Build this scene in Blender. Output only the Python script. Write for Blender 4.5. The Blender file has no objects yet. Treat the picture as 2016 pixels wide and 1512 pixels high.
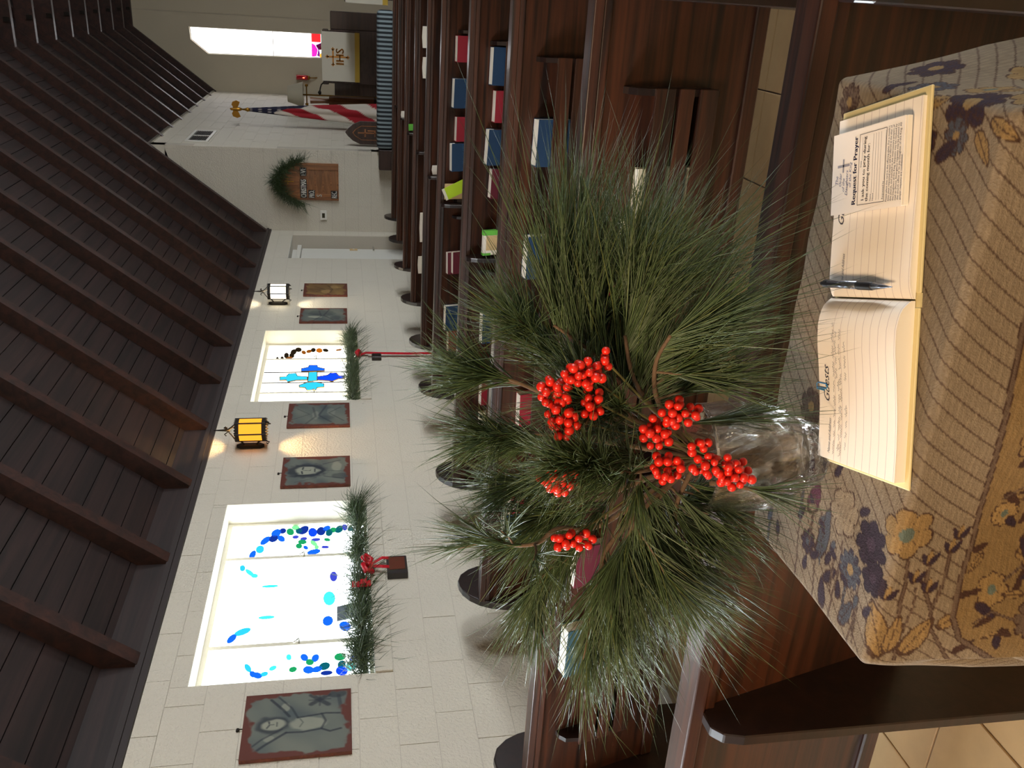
import bpy, bmesh, math, random
import numpy as np
from mathutils import Vector, Matrix

random.seed(7)
rng = np.random.default_rng(11)
SC = bpy.context.scene
COL = SC.collection

# ------------------------------------------------------------------ camera
CAM_H = 1.5
YAW, PITCH, ROLL = 0.4137, 0.1860, 0.0148
f_ = Vector((-math.sin(YAW) * math.cos(PITCH), math.cos(YAW) * math.cos(PITCH), -math.sin(PITCH)))
r_ = Vector((math.cos(YAW), math.sin(YAW), 0))
d_ = f_.cross(r_)
r2 = r_ * math.cos(ROLL) + d_ * math.sin(ROLL)
d2 = -r_ * math.sin(ROLL) + d_ * math.cos(ROLL)
cam_data = bpy.data.cameras.new('camera')
cam = bpy.data.objects.new('camera', cam_data)
COL.objects.link(cam)
M3 = Matrix((d2, r2, -f_)).transposed()          # the photograph was taken with the phone held upright
cam.matrix_world = Matrix.Translation((0, 0, CAM_H)) @ M3.to_4x4()
cam_data.sensor_fit = 'HORIZONTAL'
cam_data.sensor_width = 36.0
cam_data.lens = 1751.0 / 2016.0 * 36.0
cam_data.clip_start = 0.02
SC.camera = cam

# ------------------------------------------------------------------ world, light, exposure
world = bpy.data.worlds.new('world')
SC.world = world
world.use_nodes = True
bg = world.node_tree.nodes['Background']
bg.inputs[0].default_value = (0.75, 0.86, 1.0, 1)
bg.inputs[1].default_value = 0.6
SC.view_settings.view_transform = 'Standard'
SC.view_settings.look = 'None'
SC.view_settings.exposure = 2.0
SC.view_settings.gamma = 1.0
SC.view_settings.use_curve_mapping = False
SC.cycles.use_denoising = True
SC.cycles.max_bounces = 12
SC.cycles.diffuse_bounces = 3
SC.cycles.glossy_bounces = 3
SC.cycles.use_adaptive_sampling = True
SC.cycles.adaptive_threshold = 0.045
SC.cycles.transparent_max_bounces = 12
SC.cycles.sample_clamp_indirect = 6.0

WIN_POWER = 2.2        # daylight in the glass of the nave windows
ALTAR_POWER = 1.3
RIGHT_POWER = 14.0  # unseen windows of the opposite wall, put in mostly to light the room
LEFT_POWER = 12.0        # next window of the left wall, beside the photographer      


def lamp(name, kind, loc, energy, color, size=0.1, rot=None, size_y=None):
    l = bpy.data.lights.new(name, kind)
    l.energy = energy
    l.color = color
    if kind == 'AREA':
        l.size = size
        if size_y:
            l.shape = 'RECTANGLE'
            l.size_y = size_y
    else:
        l.shadow_soft_size = size
    o = bpy.data.objects.new(name, l)
    o.location = loc
    if rot:
        o.rotation_euler = rot
    COL.objects.link(o)
    return o


# ceiling lamp of the entrance, behind and above the photographer
ent = lamp('entrance_lamp', 'AREA', (-1.0, -0.9, 2.45), 19.0, (1.0, 0.72, 0.45), 0.6)
ent.rotation_euler = (Vector((-0.35, 0.9, 0.85)) - ent.location).to_track_quat('-Z', 'Y').to_euler()

# ------------------------------------------------------------------ helpers


def lin(r, g, b):
    def s(c):
        c /= 255.0
        return c / 12.92 if c <= 0.04045 else ((c + 0.055) / 1.055) ** 2.4
    return (s(r), s(g), s(b), 1.0)


def new_mat(name):
    m = bpy.data.materials.new(name)
    m.use_nodes = True
    nt = m.node_tree
    return m, nt, nt.nodes['Principled BSDF']


def mat(name, col, rough=0.6, metal=0.0, spec=None, noise=0.0, nscale=8.0, bump=0.0, bscale=60.0, coat=0.0, coord='Position'):
    m, nt, p = new_mat(name)
    p.inputs['Base Color'].default_value = col
    p.inputs['Roughness'].default_value = rough
    p.inputs['Metallic'].default_value = metal
    if spec is not None:
        p.inputs['Specular IOR Level'].default_value = spec
    if coat:
        p.inputs['Coat Weight'].default_value = coat
        p.inputs['Coat Roughness'].default_value = 0.12
    if noise or bump:
        if coord == 'Position':
            g = nt.nodes.new('ShaderNodeNewGeometry')
            src = g.outputs['Position']
        else:
            g = nt.nodes.new('ShaderNodeTexCoord')
            src = g.outputs['Object']
    if noise:
        n = nt.nodes.new('ShaderNodeTexNoise')
        n.inputs['Scale'].default_value = nscale
        n.inputs['Detail'].default_value = 5
        nt.links.new(src, n.inputs['Vector'])
        mx = nt.nodes.new('ShaderNodeMix')
        mx.data_type = 'RGBA'
        mx.inputs[6].default_value = tuple(c * (1 - noise) for c in col[:3]) + (1,)
        mx.inputs[7].default_value = tuple(min(1, c * (1 + noise)) for c in col[:3]) + (1,)
        nt.links.new(n.outputs['Fac'], mx.inputs[0])
        nt.links.new(mx.outputs[2], p.inputs['Base Color'])
    if bump:
        n2 = nt.nodes.new('ShaderNodeTexNoise')
        n2.inputs['Scale'].default_value = bscale
        n2.inputs['Detail'].default_value = 3
        nt.links.new(src, n2.inputs['Vector'])
        b = nt.nodes.new('ShaderNodeBump')
        b.inputs['Strength'].default_value = 1.0
        b.inputs['Distance'].default_value = bump
        nt.links.new(n2.outputs['Fac'], b.inputs['Height'])
        nt.links.new(b.outputs['Normal'], p.inputs['Normal'])
    return m


def wood(name, dark, light, scale=(1.2, 26, 26), rough=0.35, coat=0.3, bump=0.0006):
    m, nt, p = new_mat(name)
    g = nt.nodes.new('ShaderNodeNewGeometry')
    mp = nt.nodes.new('ShaderNodeMapping')
    mp.inputs['Scale'].default_value = scale
    nt.links.new(g.outputs['Position'], mp.inputs['Vector'])
    n = nt.nodes.new('ShaderNodeTexNoise')
    n.inputs['Scale'].default_value = 1.0
    n.inputs['Detail'].default_value = 7
    n.inputs['Roughness'].default_value = 0.62
    n.inputs['Distortion'].default_value = 0.6
    nt.links.new(mp.outputs[0], n.inputs['Vector'])
    cr = nt.nodes.new('ShaderNodeValToRGB')
    cr.color_ramp.elements[0].position = 0.36
    cr.color_ramp.elements[0].color = dark
    cr.color_ramp.elements[1].position = 0.64
    cr.color_ramp.elements[1].color = light
    nt.links.new(n.outputs['Fac'], cr.inputs[0])
    nt.links.new(cr.outputs[0], p.inputs['Base Color'])
    p.inputs['Roughness'].default_value = rough
    p.inputs['Coat Weight'].default_value = coat
    p.inputs['Coat Roughness'].default_value = 0.15
    b = nt.nodes.new('ShaderNodeBump')
    b.inputs['Distance'].default_value = bump
    nt.links.new(n.outputs['Fac'], b.inputs['Height'])
    nt.links.new(b.outputs['Normal'], p.inputs['Normal'])
    return m


def emit(name, col, strength):
    m = bpy.data.materials.new(name)
    m.use_nodes = True
    nt = m.node_tree
    nt.nodes.clear()
    o = nt.nodes.new('ShaderNodeOutputMaterial')
    e = nt.nodes.new('ShaderNodeEmission')
    e.inputs[0].default_value = col
    e.inputs[1].default_value = strength
    nt.links.new(e.outputs[0], o.inputs[0])
    if strength < 0.5:
        m.cycles.emission_sampling = 'NONE'
    return m


def vc_mat(name, rough=0.7, bump=0.0, bscale=200.0, spec=0.3):
    m, nt, p = new_mat(name)
    a = nt.nodes.new('ShaderNodeVertexColor')
    a.layer_name = 'Col'
    nt.links.new(a.outputs[0], p.inputs['Base Color'])
    p.inputs['Roughness'].default_value = rough
    p.inputs['Specular IOR Level'].default_value = spec
    if bump:
        g = nt.nodes.new('ShaderNodeNewGeometry')
        n2 = nt.nodes.new('ShaderNodeTexNoise')
        n2.inputs['Scale'].default_value = bscale
        nt.links.new(g.outputs['Position'], n2.inputs['Vector'])
        b = nt.nodes.new('ShaderNodeBump')
        b.inputs['Distance'].default_value = bump
        nt.links.new(n2.outputs['Fac'], b.inputs['Height'])
        nt.links.new(b.outputs['Normal'], p.inputs['Normal'])
    return m


class MB:
    """collects boxes, prisms, tubes and turned shapes of ONE part"""

    def __init__(s):
        s.v, s.f = [], []

    def add(s, vs, fs):
        n = len(s.v)
        s.v += [tuple(v) for v in vs]
        s.f += [tuple(i + n for i in f) for f in fs]
        return s

    def box(s, x0, x1, y0, y1, z0, z1):
        vs = [(x, y, z) for z in (z0, z1) for y in (y0, y1) for x in (x0, x1)]
        return s.add(vs, [(0, 2, 3, 1), (4, 5, 7, 6), (0, 1, 5, 4), (2, 6, 7, 3), (0, 4, 6, 2), (1, 3, 7, 5)])

    def prism(s, poly, axis, lo, hi):
        n = len(poly)
        mk = {'x': lambda p, h: (h, p[0], p[1]), 'y': lambda p, h: (p[0], h, p[1]), 'z': lambda p, h: (p[0], p[1], h)}[axis]
        vs = [mk(p, lo) for p in poly] + [mk(p, hi) for p in poly]
        fs = [tuple(range(n))[::-1], tuple(range(n, 2 * n))] + [(i, (i + 1) % n, n + (i + 1) % n, n + i) for i in range(n)]
        return s.add(vs, fs)

    def tube(s, pts, rad, n=8):
        pts = [Vector(p) for p in pts]
        if not isinstance(rad, (list, tuple)):
            rad = [rad] * len(pts)
        rings = []
        prev = None
        for i, p in enumerate(pts):
            t = (pts[min(i + 1, len(pts) - 1)] - pts[max(i - 1, 0)]).normalized()
            if prev is None:
                a = t.orthogonal().normalized()
            else:
                a = (prev - t * prev.dot(t))
                a = a.normalized() if a.length > 1e-6 else t.orthogonal().normalized()
            prev = a
            b = t.cross(a)
            rings.append([p + (a * math.cos(2 * math.pi * k / n) + b * math.sin(2 * math.pi * k / n)) * rad[i] for k in range(n)])
        vs = [v for r in rings for v in r]
        fs = []
        for i in range(len(rings) - 1):
            for k in range(n):
                fs.append((i * n + k, i * n + (k + 1) % n, (i + 1) * n + (k + 1) % n, (i + 1) * n + k))
        fs.append(tuple(range(n))[::-1])
        fs.append(tuple((len(rings) - 1) * n + k for k in range(n)))
        return s.add(vs, fs)

    def lathe(s, prof, n=24, c=(0, 0), closed=True):
        vs, fs = [], []
        for r, z in prof:
            for k in range(n):
                a = 2 * math.pi * k / n
                vs.append((c[0] + r * math.cos(a), c[1] + r * math.sin(a), z))
        m = len(prof)
        for i in range(m - 1):
            for k in range(n):
                fs.append((i * n + k, i * n + (k + 1) % n, (i + 1) * n + (k + 1) % n, (i + 1) * n + k))
        if closed:
            fs.append(tuple(range(n))[::-1])
            fs.append(tuple((m - 1) * n + k for k in range(n)))
        return s.add(vs, fs)

    def xf(s, M):
        s.v = [tuple(M @ Vector(v)) for v in s.v]
        return s

    def mesh(s, name, m=None, smooth=False, bevel=0.0, segs=1):
        me = bpy.data.meshes.new(name)
        me.from_pydata(s.v, [], s.f)
        bm = bmesh.new()
        bm.from_mesh(me)
        bmesh.ops.recalc_face_normals(bm, faces=bm.faces)
        if bevel:
            es = [e for e in bm.edges if len(e.link_faces) == 2 and e.calc_face_angle(0) > 0.5]
            bmesh.ops.bevel(bm, geom=es, offset=bevel, segments=segs, profile=0.5, affect='EDGES', clamp_overlap=True)
        bm.to_mesh(me)
        bm.free()
        if smooth:
            me.polygons.foreach_set('use_smooth', [True] * len(me.polygons))
        if m:
            me.materials.append(m)
        return me

    def build(s, name, m, parent=None, smooth=False, bevel=0.0, segs=1):
        return obj(name, s.mesh(name, m, smooth, bevel, segs), parent)


def obj(name, data, parent=None, loc=None):
    o = bpy.data.objects.new(name, data)
    COL.objects.link(o)
    if parent:
        o.parent = parent
    if loc:
        o.location = loc
    return o


def empty(name, loc=(0, 0, 0), rz=0.0):
    o = bpy.data.objects.new(name, None)
    o.empty_display_size = 0.05
    COL.objects.link(o)
    o.location = loc
    o.rotation_euler = (0, 0, rz)
    return o


def tag(o, label, cat, group=None):
    o['label'] = label
    o['category'] = cat
    if group:
        o['group'] = group
    return o


def struct(o):
    o['kind'] = 'structure'
    return o


def stuff(o):
    o['kind'] = 'stuff'
    return o


def np_mesh(name, V, quads, tris, m, smooth=True, cols=None):
    me = bpy.data.meshes.new(name)
    nq, nt_ = (0 if quads is None else len(quads)), (0 if tris is None else len(tris))
    me.vertices.add(len(V))
    me.vertices.foreach_set('co', np.asarray(V, dtype=np.float32).ravel())
    me.loops.add(nq * 4 + nt_ * 3)
    me.polygons.add(nq + nt_)
    li = []
    if nq:
        li.append(np.asarray(quads, dtype=np.int32).ravel())
    if nt_:
        li.append(np.asarray(tris, dtype=np.int32).ravel())
    me.loops.foreach_set('vertex_index', np.concatenate(li))
    starts = np.concatenate([np.arange(nq) * 4, nq * 4 + np.arange(nt_) * 3]).astype(np.int32)
    me.polygons.foreach_set('loop_start', starts)
    me.polygons.foreach_set('use_smooth', np.ones(nq + nt_, dtype=bool) if smooth else np.zeros(nq + nt_, dtype=bool))
    me.update(calc_edges=True)
    if cols is not None:
        ca = me.color_attributes.new('Col', 'FLOAT_COLOR', 'POINT')
        c4 = np.ones((len(V), 4), dtype=np.float32)
        c4[:, :3] = cols
        ca.data.foreach_set('color', c4.ravel())
    me.materials.append(m)
    return me


def grid_quads(nu, nv):
    i = np.arange(nu * nv).reshape(nv, nu)
    return np.stack([i[:-1, :-1].ravel(), i[:-1, 1:].ravel(), i[1:, 1:].ravel(), i[1:, :-1].ravel()], axis=1)


def needles(name, P, D, L, bend, w, m, parent=None):
    """thin three-sided curved blades: P roots, D unit directions, L lengths, bend = sideways bow vectors"""
    n = len(P)
    up = rng.normal(size=(n, 3))
    A = np.cross(D, up)
    A /= np.linalg.norm(A, axis=1)[:, None] + 1e-9
    B = np.cross(D, A)
    rings = []
    for s, ws in ((0, 1.0), (0.4, 0.9), (0.75, 0.6)):
        c = P + D * (L * s)[:, None] + bend * (L * s * s)[:, None]
        for k in range(3):
            a = 2 * math.pi * k / 3
            rings.append(c + (A * math.cos(a) + B * math.sin(a)) * (w * 0.5 * ws))
    tip = P + D * L[:, None] + bend * L[:, None]
    V = np.stack(rings + [tip], axis=1).reshape(-1, 3)
    base = (np.arange(n) * 10)[:, None]
    q, t = [], []
    for r in range(2):
        for k in range(3):
            q.append([r * 3 + k, r * 3 + (k + 1) % 3, r * 3 + 3 + (k + 1) % 3, r * 3 + 3 + k])
    for k in range(3):
        t.append([6 + k, 6 + (k + 1) % 3, 9])
    Q = (base[:, :, None] + np.array(q)[None]).reshape(-1, 4)
    T = (base[:, :, None] + np.array(t)[None]).reshape(-1, 3)
    hue = rng.normal(size=(n, 1)) * 0.5 + rng.normal(size=(n, 1)) * 0.2
    c = np.array([[0.050, 0.080, 0.030]]) * (1 + 0.42 * np.clip(hue, -1.8, 2.4)) + np.clip(rng.normal(size=(n, 1)) - 1.2, 0, 1) * np.array([[0.05, 0.04, 0.0]])
    cols = np.repeat(np.clip(c, 0.006, 1), 10, axis=0)
    me = np_mesh(name, V, Q, T, m, True, cols)
    return obj(name, me, parent)


# lettering: flat text meshes
_txt = {}


def text_mesh(body, size, shear=0.0, align='LEFT', space=1.0):
    key = (body, size, shear, align, space)
    if key in _txt:
        return _txt[key]
    cu = bpy.data.curves.new('lettering', 'FONT')
    cu.body = body
    cu.size = size
    cu.shear = shear
    cu.align_x = align
    cu.space_character = space
    cu.resolution_u = 2
    o = bpy.data.objects.new('lettering', cu)
    COL.objects.link(o)
    dg = bpy.context.evaluated_depsgraph_get()
    dg.update()
    me = bpy.data.meshes.new_from_object(o.evaluated_get(dg))
    vs = [tuple(v.co) for v in me.vertices]
    fs = [tuple(p.vertices) for p in me.polygons]
    bpy.data.objects.remove(o)
    bpy.data.curves.remove(cu)
    bpy.data.meshes.remove(me)
    _txt[key] = (vs, fs)
    return vs, fs


def bolden(vs, fs, d):
    """the same letters twice, a hair apart, for a heavier print"""
    n = len(vs)
    return vs + [(x + d, y, z) for x, y, z in vs], fs + [tuple(i + n for i in f) for f in fs]


def seg_dist(px, py, ax, ay, bx, by):
    dx, dy = bx - ax, by - ay
    t = np.clip(((px - ax) * dx + (py - ay) * dy) / (dx * dx + dy * dy + 1e-12), 0, 1)
    return np.hypot(px - ax - t * dx, py - ay - t * dy)


def poly_dist(px, py, pts):
    d = np.full(px.shape, 9.0)
    for a, b in zip(pts[:-1], pts[1:]):
        d = np.minimum(d, seg_dist(px, py, a[0], a[1], b[0], b[1]))
    return d


def vnoise(x, y, seed=0):
    """smooth value noise"""
    xi, yi = np.floor(x).astype(int), np.floor(y).astype(int)
    fx, fy = x - xi, y - yi
    fx, fy = fx * fx * (3 - 2 * fx), fy * fy * (3 - 2 * fy)

    def h(a, b):
        v = np.sin(a * 127.1 + b * 311.7 + seed * 74.7) * 43758.5453
        return v - np.floor(v)
    return (h(xi, yi) * (1 - fx) + h(xi + 1, yi) * fx) * (1 - fy) + (h(xi, yi + 1) * (1 - fx) + h(xi + 1, yi + 1) * fx) * fy


# ------------------------------------------------------------------ materials
M_WALL = mat('painted_block', lin(208, 201, 186), 0.55, noise=0.05, nscale=1.5, bump=0.011, bscale=65)
M_MORTAR = mat('painted_joint', lin(186, 178, 164), 0.7, bump=0.002, bscale=60)
M_PLASTER = mat('cream_plaster', lin(196, 186, 164), 0.75, noise=0.04, nscale=2.0, bump=0.001, bscale=30)
M_REVEAL = mat('painted_reveal', lin(222, 216, 198), 0.6, bump=0.003, bscale=60)
M_WHITE = mat('white_paint', lin(222, 220, 212), 0.4)
M_PEW = wood('pew_wood', lin(26, 13, 9), lin(74, 38, 21), (1.0, 30, 30), 0.42, 0.12)
M_PEWD = wood('pew_wood_dark', lin(19, 11, 10), lin(38, 21, 16), (1.0, 24, 24), 0.35, 0.35)
M_RAFT = wood('rafter_wood', lin(32, 18, 15), lin(60, 33, 26), (14, 14, 14), 0.55, 0.08)
M_BOARD = wood('ceiling_board_wood', lin(27, 18, 17), lin(47, 31, 29), (18, 0.8, 18), 0.6, 0.0)
M_TRIMD = mat('eave_trim_paint', lin(46, 37, 36), 0.6)
M_STEEL = mat('bright_metal', lin(190, 188, 176), 0.3, 0.9)
M_BLACK = mat('wrought_iron', lin(38, 34, 30), 0.5, 0.6)
M_GOLD = mat('brass', lin(170, 125, 50), 0.3, 0.9)
M_OAK = wood('oak', lin(104, 62, 34), lin(156, 100, 58), (20, 20, 1.5), 0.45, 0.15)
M_NEEDLE = vc_mat('pine_needle', 0.42, spec=0.45)
M_STEM = mat('pine_bark', lin(92, 72, 54), 0.85, noise=0.3, nscale=120, bump=0.001, bscale=300)
M_BERRY = mat('red_berry', lin(205, 34, 20), 0.32, noise=0.15, nscale=60)
M_PAPER = mat('paper', lin(236, 228, 214), 0.75)
M_PAGES = mat('page_edges', lin(232, 222, 205), 0.85)
M_BLUEC = mat('blue_cloth_cover', lin(22, 52, 82), 0.6, bump=0.0004, bscale=600)
M_REDC = mat('red_cloth_cover', lin(140, 24, 40), 0.6, bump=0.0004, bscale=600)
M_MAROON = mat('maroon_cloth_cover', lin(92, 22, 38), 0.6)
M_BLUEINK = mat('stamped_title', lin(52, 92, 124), 0.5)
M_INK = mat('black_ink', lin(40, 38, 52), 0.8)
M_PENCIL = mat('pencil_ink', lin(128, 122, 126), 0.8)
M_RIBBON = mat('red_ribbon', lin(190, 18, 36), 0.35)
M_TILE = mat('floor_tile', lin(176, 144, 102), 0.45, noise=0.16, nscale=9, bump=0.0006, bscale=40)
M_GROUT = mat('grout', lin(104, 88, 72), 0.8)
# ================================================================== the setting
FLOOR = -0.28
D = 3.56                       # left wall face is x = -D
YF, XC, YA = 14.3, -2.29, 22.04
XR, YB = 7.96, -3.0
WTOP = 2.60
RX0, RZ0, RSL = -3.6, 2.565, 1.29   # underside line of the rafters


def raft_z(x):
    return RZ0 + RSL * (x - RX0)


# floor ---------------------------------------------------------------------
def floor_mat():
    m, nt, p = new_mat('tiled_floor')
    g = nt.nodes.new('ShaderNodeNewGeometry')
    b = nt.nodes.new('ShaderNodeTexBrick')
    b.offset = 0.0
    b.inputs['Scale'].default_value = 1.0
    b.inputs['Brick Width'].default_value = 0.383
    b.inputs['Row Height'].default_value = 0.383
    b.inputs['Mortar Size'].default_value = 0.004
    b.inputs['Color1'].default_value = lin(176, 144, 102)
    b.inputs['Color2'].default_value = lin(168, 138, 98)
    b.inputs['Mortar'].default_value = lin(104, 88, 72)
    mp = nt.nodes.new('ShaderNodeMapping')
    mp.inputs['Location'].default_value = (0.287, -1.81, 0)
    nt.links.new(g.outputs['Position'], mp.inputs['Vector'])
    nt.links.new(mp.outputs[0], b.inputs['Vector'])
    nt.links.new(b.outputs['Color'], p.inputs['Base Color'])
    p.inputs['Roughness'].default_value = 0.45
    return m


fl = struct(MB().box(-D - 0.3, XR + 0.3, YB - 0.3, YA + 0.3, FLOOR - 0.25, FLOOR - 0.006).build('floor', floor_mat()))
TS = 0.383
tile_me = MB().box(-TS / 2 + 0.003, TS / 2 - 0.003, -TS / 2 + 0.003, TS / 2 - 0.003, -0.02, 0.0).mesh('tile', M_TILE, bevel=0.0025)
for i in range(-8, 3):
    for j in range(-2, 6):
        x, y = -0.287 + (i + 0.5) * TS, 1.81 + (j + 0.5) * TS
        if x > -D + 0.2:
            obj('tile', tile_me, fl, (x, y, FLOOR))
MB().box(-D, XR, YF + 0.3, YA, FLOOR, 0.0).build('chancel_platform', M_TILE, fl)

# left wall -----------------------------------------------------------------
W0 = (0.28, 2.20, 1.345, 2.372)
W1 = (4.04, 5.955, 1.345, 2.372)
W2 = (7.79, 9.705, 1.345, 2.366)
DOOR = (12.70, 14.02, FLOOR, 2.27)
TH = 0.24
wl = struct(empty('wall_left'))


def wall_rects(y0, y1, z0, z1, holes):
    """rectangles of the strip left over around the holes"""
    rs = [(y0, y1, z0, z1)]
    for h in holes:
        nr = []
        for (a, b, c, d) in rs:
            if b <= h[0] or a >= h[1] or d <= h[2] or c >= h[3]:
                nr.append((a, b, c, d))
                continue
            if a < h[0]:
                nr.append((a, h[0], c, d))
            if b > h[1]:
                nr.append((h[1], b, c, d))
            a2, b2 = max(a, h[0]), min(b, h[1])
            if c < h[2]:
                nr.append((a2, b2, c, h[2]))
            if d > h[3]:
                nr.append((a2, b2, h[3], d))
        rs = nr
    return rs


mb = MB()
for (a, b, c, d) in wall_rects(YB, YF + 0.2, FLOOR - 0.2, WTOP, [W0, W1, W2, DOOR]):
    mb.box(-D - TH, -D - 0.006, a, b, c, d)
mb.build('masonry_core', M_MORTAR, wl)

blk = MB().box(-0.5, 0.5, -0.5, 0.5, -0.5, 0.5)
bm_ = bmesh.new()
_me = blk.mesh('block', M_WALL)
block_me = _me
zc = [0.024 + 0.2037 * k for k in range(13)]       # course joints
rows_ = list(zip(zc[:-1], zc[1:])) + [(zc[-1], WTOP)]
near, far_mb = [], MB()
for r, (c, d) in enumerate(rows_):
    y = 0.05 + (0.2 if r % 2 else 0.0)
    while y < YF:
        for (a, b2, c2, d2_) in wall_rects(y, min(y + 0.405, YF), c, min(d, WTOP), [W0, W1, W2, DOOR]):
            if b2 - a > 0.03 and d2_ - c2 > 0.02 and b2 > 2.9:
                near.append((a, b2, c2, d2_))
        y += 0.405


def in_view(t):
    yc, z0 = (t[0] + t[1]) / 2, t[3]
    return z0 > 0.55 if yc < 8 else z0 > 0.7


vis = [t for t in near if in_view(t)]
vis.sort(key=lambda t: (t[0]))
J = 0.0018
for n, (a, b2, c, d) in enumerate(vis[:296]):
    o = obj('block', block_me, wl, (-D - 0.012, (a + b2) / 2, (c + d) / 2))
    dx = 0.0012 * math.sin(n * 12.9898)
    o.scale = (0.024 + dx, b2 - a - 2 * J, d - c - 2 * J)
rest = MB()
for (a, b2, c, d) in vis[296:] + [t for t in near if not in_view(t)]:
    rest.box(-D - 0.024, -D, a + J, b2 - J, c + J, d - J)
stuff(rest.build('block_courses', M_WALL, wl))

# sill courses of small blocks under both windows
for w in (W1, W2):
    n = 9
    for k in range(n):
        a = w[0] + (w[1] - w[0]) * k / n
        b2 = w[0] + (w[1] - w[0]) * (k + 1) / n
        MB().box(-D - TH + 0.02, -D + 0.014, a + 0.002, b2 - 0.002, 1.25, 1.352).build('sill_block', M_WALL, wl, bevel=0.004)

# reveals (jambs, head) are part of the wall
for w in (W1, W2):
    m_ = MB()
    m_.box(-D - TH, -D - 0.001, w[0] - 0.002, w[0] + 0.003, w[2], w[3])
    m_.box(-D - TH, -D - 0.001, w[1] - 0.003, w[1] + 0.002, w[2], w[3])
    m_.box(-D - TH, -D - 0.001, w[0] + 0.003, w[1] - 0.003, w[3] - 0.003, w[3] + 0.002)
    m_.build('reveal', M_REVEAL, wl)

# door recess ------------------------------------------------------------
d1 = struct(empty('door_1', (-D, 0, 0)))
MB().box(-0.245, -0.235, DOOR[0], DOOR[1], FLOOR, DOOR[3]).build('door_lining', M_WHITE, d1)
MB().box(-0.235, -0.195, DOOR[0] + 0.34, DOOR[1] - 0.06, FLOOR + 0.01, 2.12).build('door_leaf', M_WHITE, d1, bevel=0.004)
MB().box(-0.235, -0.15, DOOR[0] + 0.26, DOOR[0] + 0.33, FLOOR, 2.19).build('door_frame', M_WHITE, d1, bevel=0.004)
MB().box(-0.235, -0.15, DOOR[0] + 0.26, DOOR[1] - 0.02, 2.13, 2.19).build('frame_head', M_WHITE, d1, bevel=0.004)
MB().box(-0.21, -0.012, DOOR[0] + 0.005, DOOR[0] + 0.03, FLOOR, 2.18).build('stop_strip', M_OAK, d1)
hd = MB().tube([(-0.19, DOOR[1] - 0.14, 1.02), (-0.13, DOOR[1] - 0.14, 1.02)], 0.012).tube([(-0.135, DOOR[1] - 0.14, 1.02), (-0.135, DOOR[1] - 0.25, 1.02)], 0.01).build('door_handle', M_STEEL, d1, True)
# soffit over the recess
MB().box(-0.24, -0.002, DOOR[0], DOOR[1], DOOR[3] - 0.004, DOOR[3] + 0.002).build('soffit', M_WHITE, d1)

# front wall (hymn board wall), chancel side wall, altar wall ---------------
wf = struct(empty('wall_front'))
MB().prism([(-D, FLOOR), (XC, FLOOR), (XC, raft_z(XC) + 0.33), (-D, raft_z(-D) + 0.33)], 'y', YF + 0.004, YF + 0.2).build('masonry_core', M_MORTAR, wf)
r = 0
z = 0.024
while z < 4.4:
    x = -D + (0.0 if r % 2 else -0.2)
    z1 = z + 0.2037
    while x < XC:
        a, b2 = max(x, -D), min(x + 0.405, XC)
        # trimmed by the slope of the roof
        if b2 - a > 0.04 and z > 0.6:
            top_a, top_b = min(z1, raft_z(a) + 0.3), min(z1, raft_z(b2) + 0.3)
            if top_a > z + 0.01 or top_b > z + 0.01:
                MB().prism([(a + J, z + J), (b2 - J, z + J), (b2 - J, max(top_b - J, z + 0.004)), (a + J, max(top_a - J, z + 0.004))], 'y', YF - 0.001, YF + 0.02).build('block', M_WALL, wf)
        x += 0.405
    z = z1
    r += 1

wc = struct(empty('wall_chancel'))
CT = 4.32
MB().box(XC - 0.2, XC - 0.004, YF + 0.004, YA + 0.1, FLOOR, CT).build('masonry_core', M_MORTAR, wc)
cells = []
for r in range(21):
    z0_, z1_ = 0.024 + 0.2037 * r, min(0.024 + 0.2037 * (r + 1), CT)
    y = YF + (0.2 if r % 2 else 0.0)
    if r % 2:
        cells.append((YF, YF + 0.2, z0_, z1_))
    while y < YA:
        cells.append((y, min(y + 0.405, YA), z0_, z1_))
        y += 0.405
n_c = 0
rest = MB()
for (a, b2, c, d) in cells:
    if c > 0.95 and n_c < 296:
        o = obj('block', block_me, wc, (XC - 0.012, (a + b2) / 2, (c + d) / 2))
        o.scale = (0.024 + 0.003 * math.sin(n_c * 78.2), b2 - a - 2 * J, d - c - 2 * J)
        n_c += 1
    else:
        rest.box(XC - 0.024, XC, a + J, b2 - J, c + J, d - J)
stuff(rest.build('block_courses', M_WALL, wc))
# infill above the chancel wall, between the rafters
MB().prism([(XC - 0.3, CT), (XC - 0.05, CT), (XC - 0.05, CT + 0.34), (XC - 0.3, CT + 0.1)], 'y', YF, YA).build('rafter_infill', M_WALL, wc)
MB().box(XC - 0.03, XC + 0.025, YF - 0.02, YA, CT - 0.03, CT + 0.015).build('metal_strip', M_STEEL, wc)

wa = struct(empty('wall_altar'))
AW = [(-1.475, 1.90), (-0.944, 1.90), (-0.950, 4.757), (-1.214, 4.746), (-1.503, 4.389)]
m_ = MB()
m_.prism([(XC - 0.2, 0), (AW[0][0], 0), (AW[0][0], 1.9), (AW[4][0], AW[4][1]), (AW[4][0], 6.6), (XC - 0.2, 5.0)], 'y', YA, YA + 0.2)
m_.prism([(AW[0][0], 0), (AW[1][0], 0), (AW[1][0], 1.9), (AW[0][0], 1.9)], 'y', YA, YA + 0.2)
m_.prism([(AW[4][0], AW[4][1]), (AW[3][0], AW[3][1]), (AW[2][0], AW[2][1]), (AW[2][0], 7.3), (AW[4][0], 6.6)], 'y', YA, YA + 0.2)
m_.prism([(AW[1][0], 0), (-0.665, 0), (-0.665, 7.5), (AW[2][0], 7.3), (AW[2][0], AW[2][1])], 'y', YA, YA + 0.2)
m_.build('plaster_panel', M_PLASTER, wa)
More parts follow.
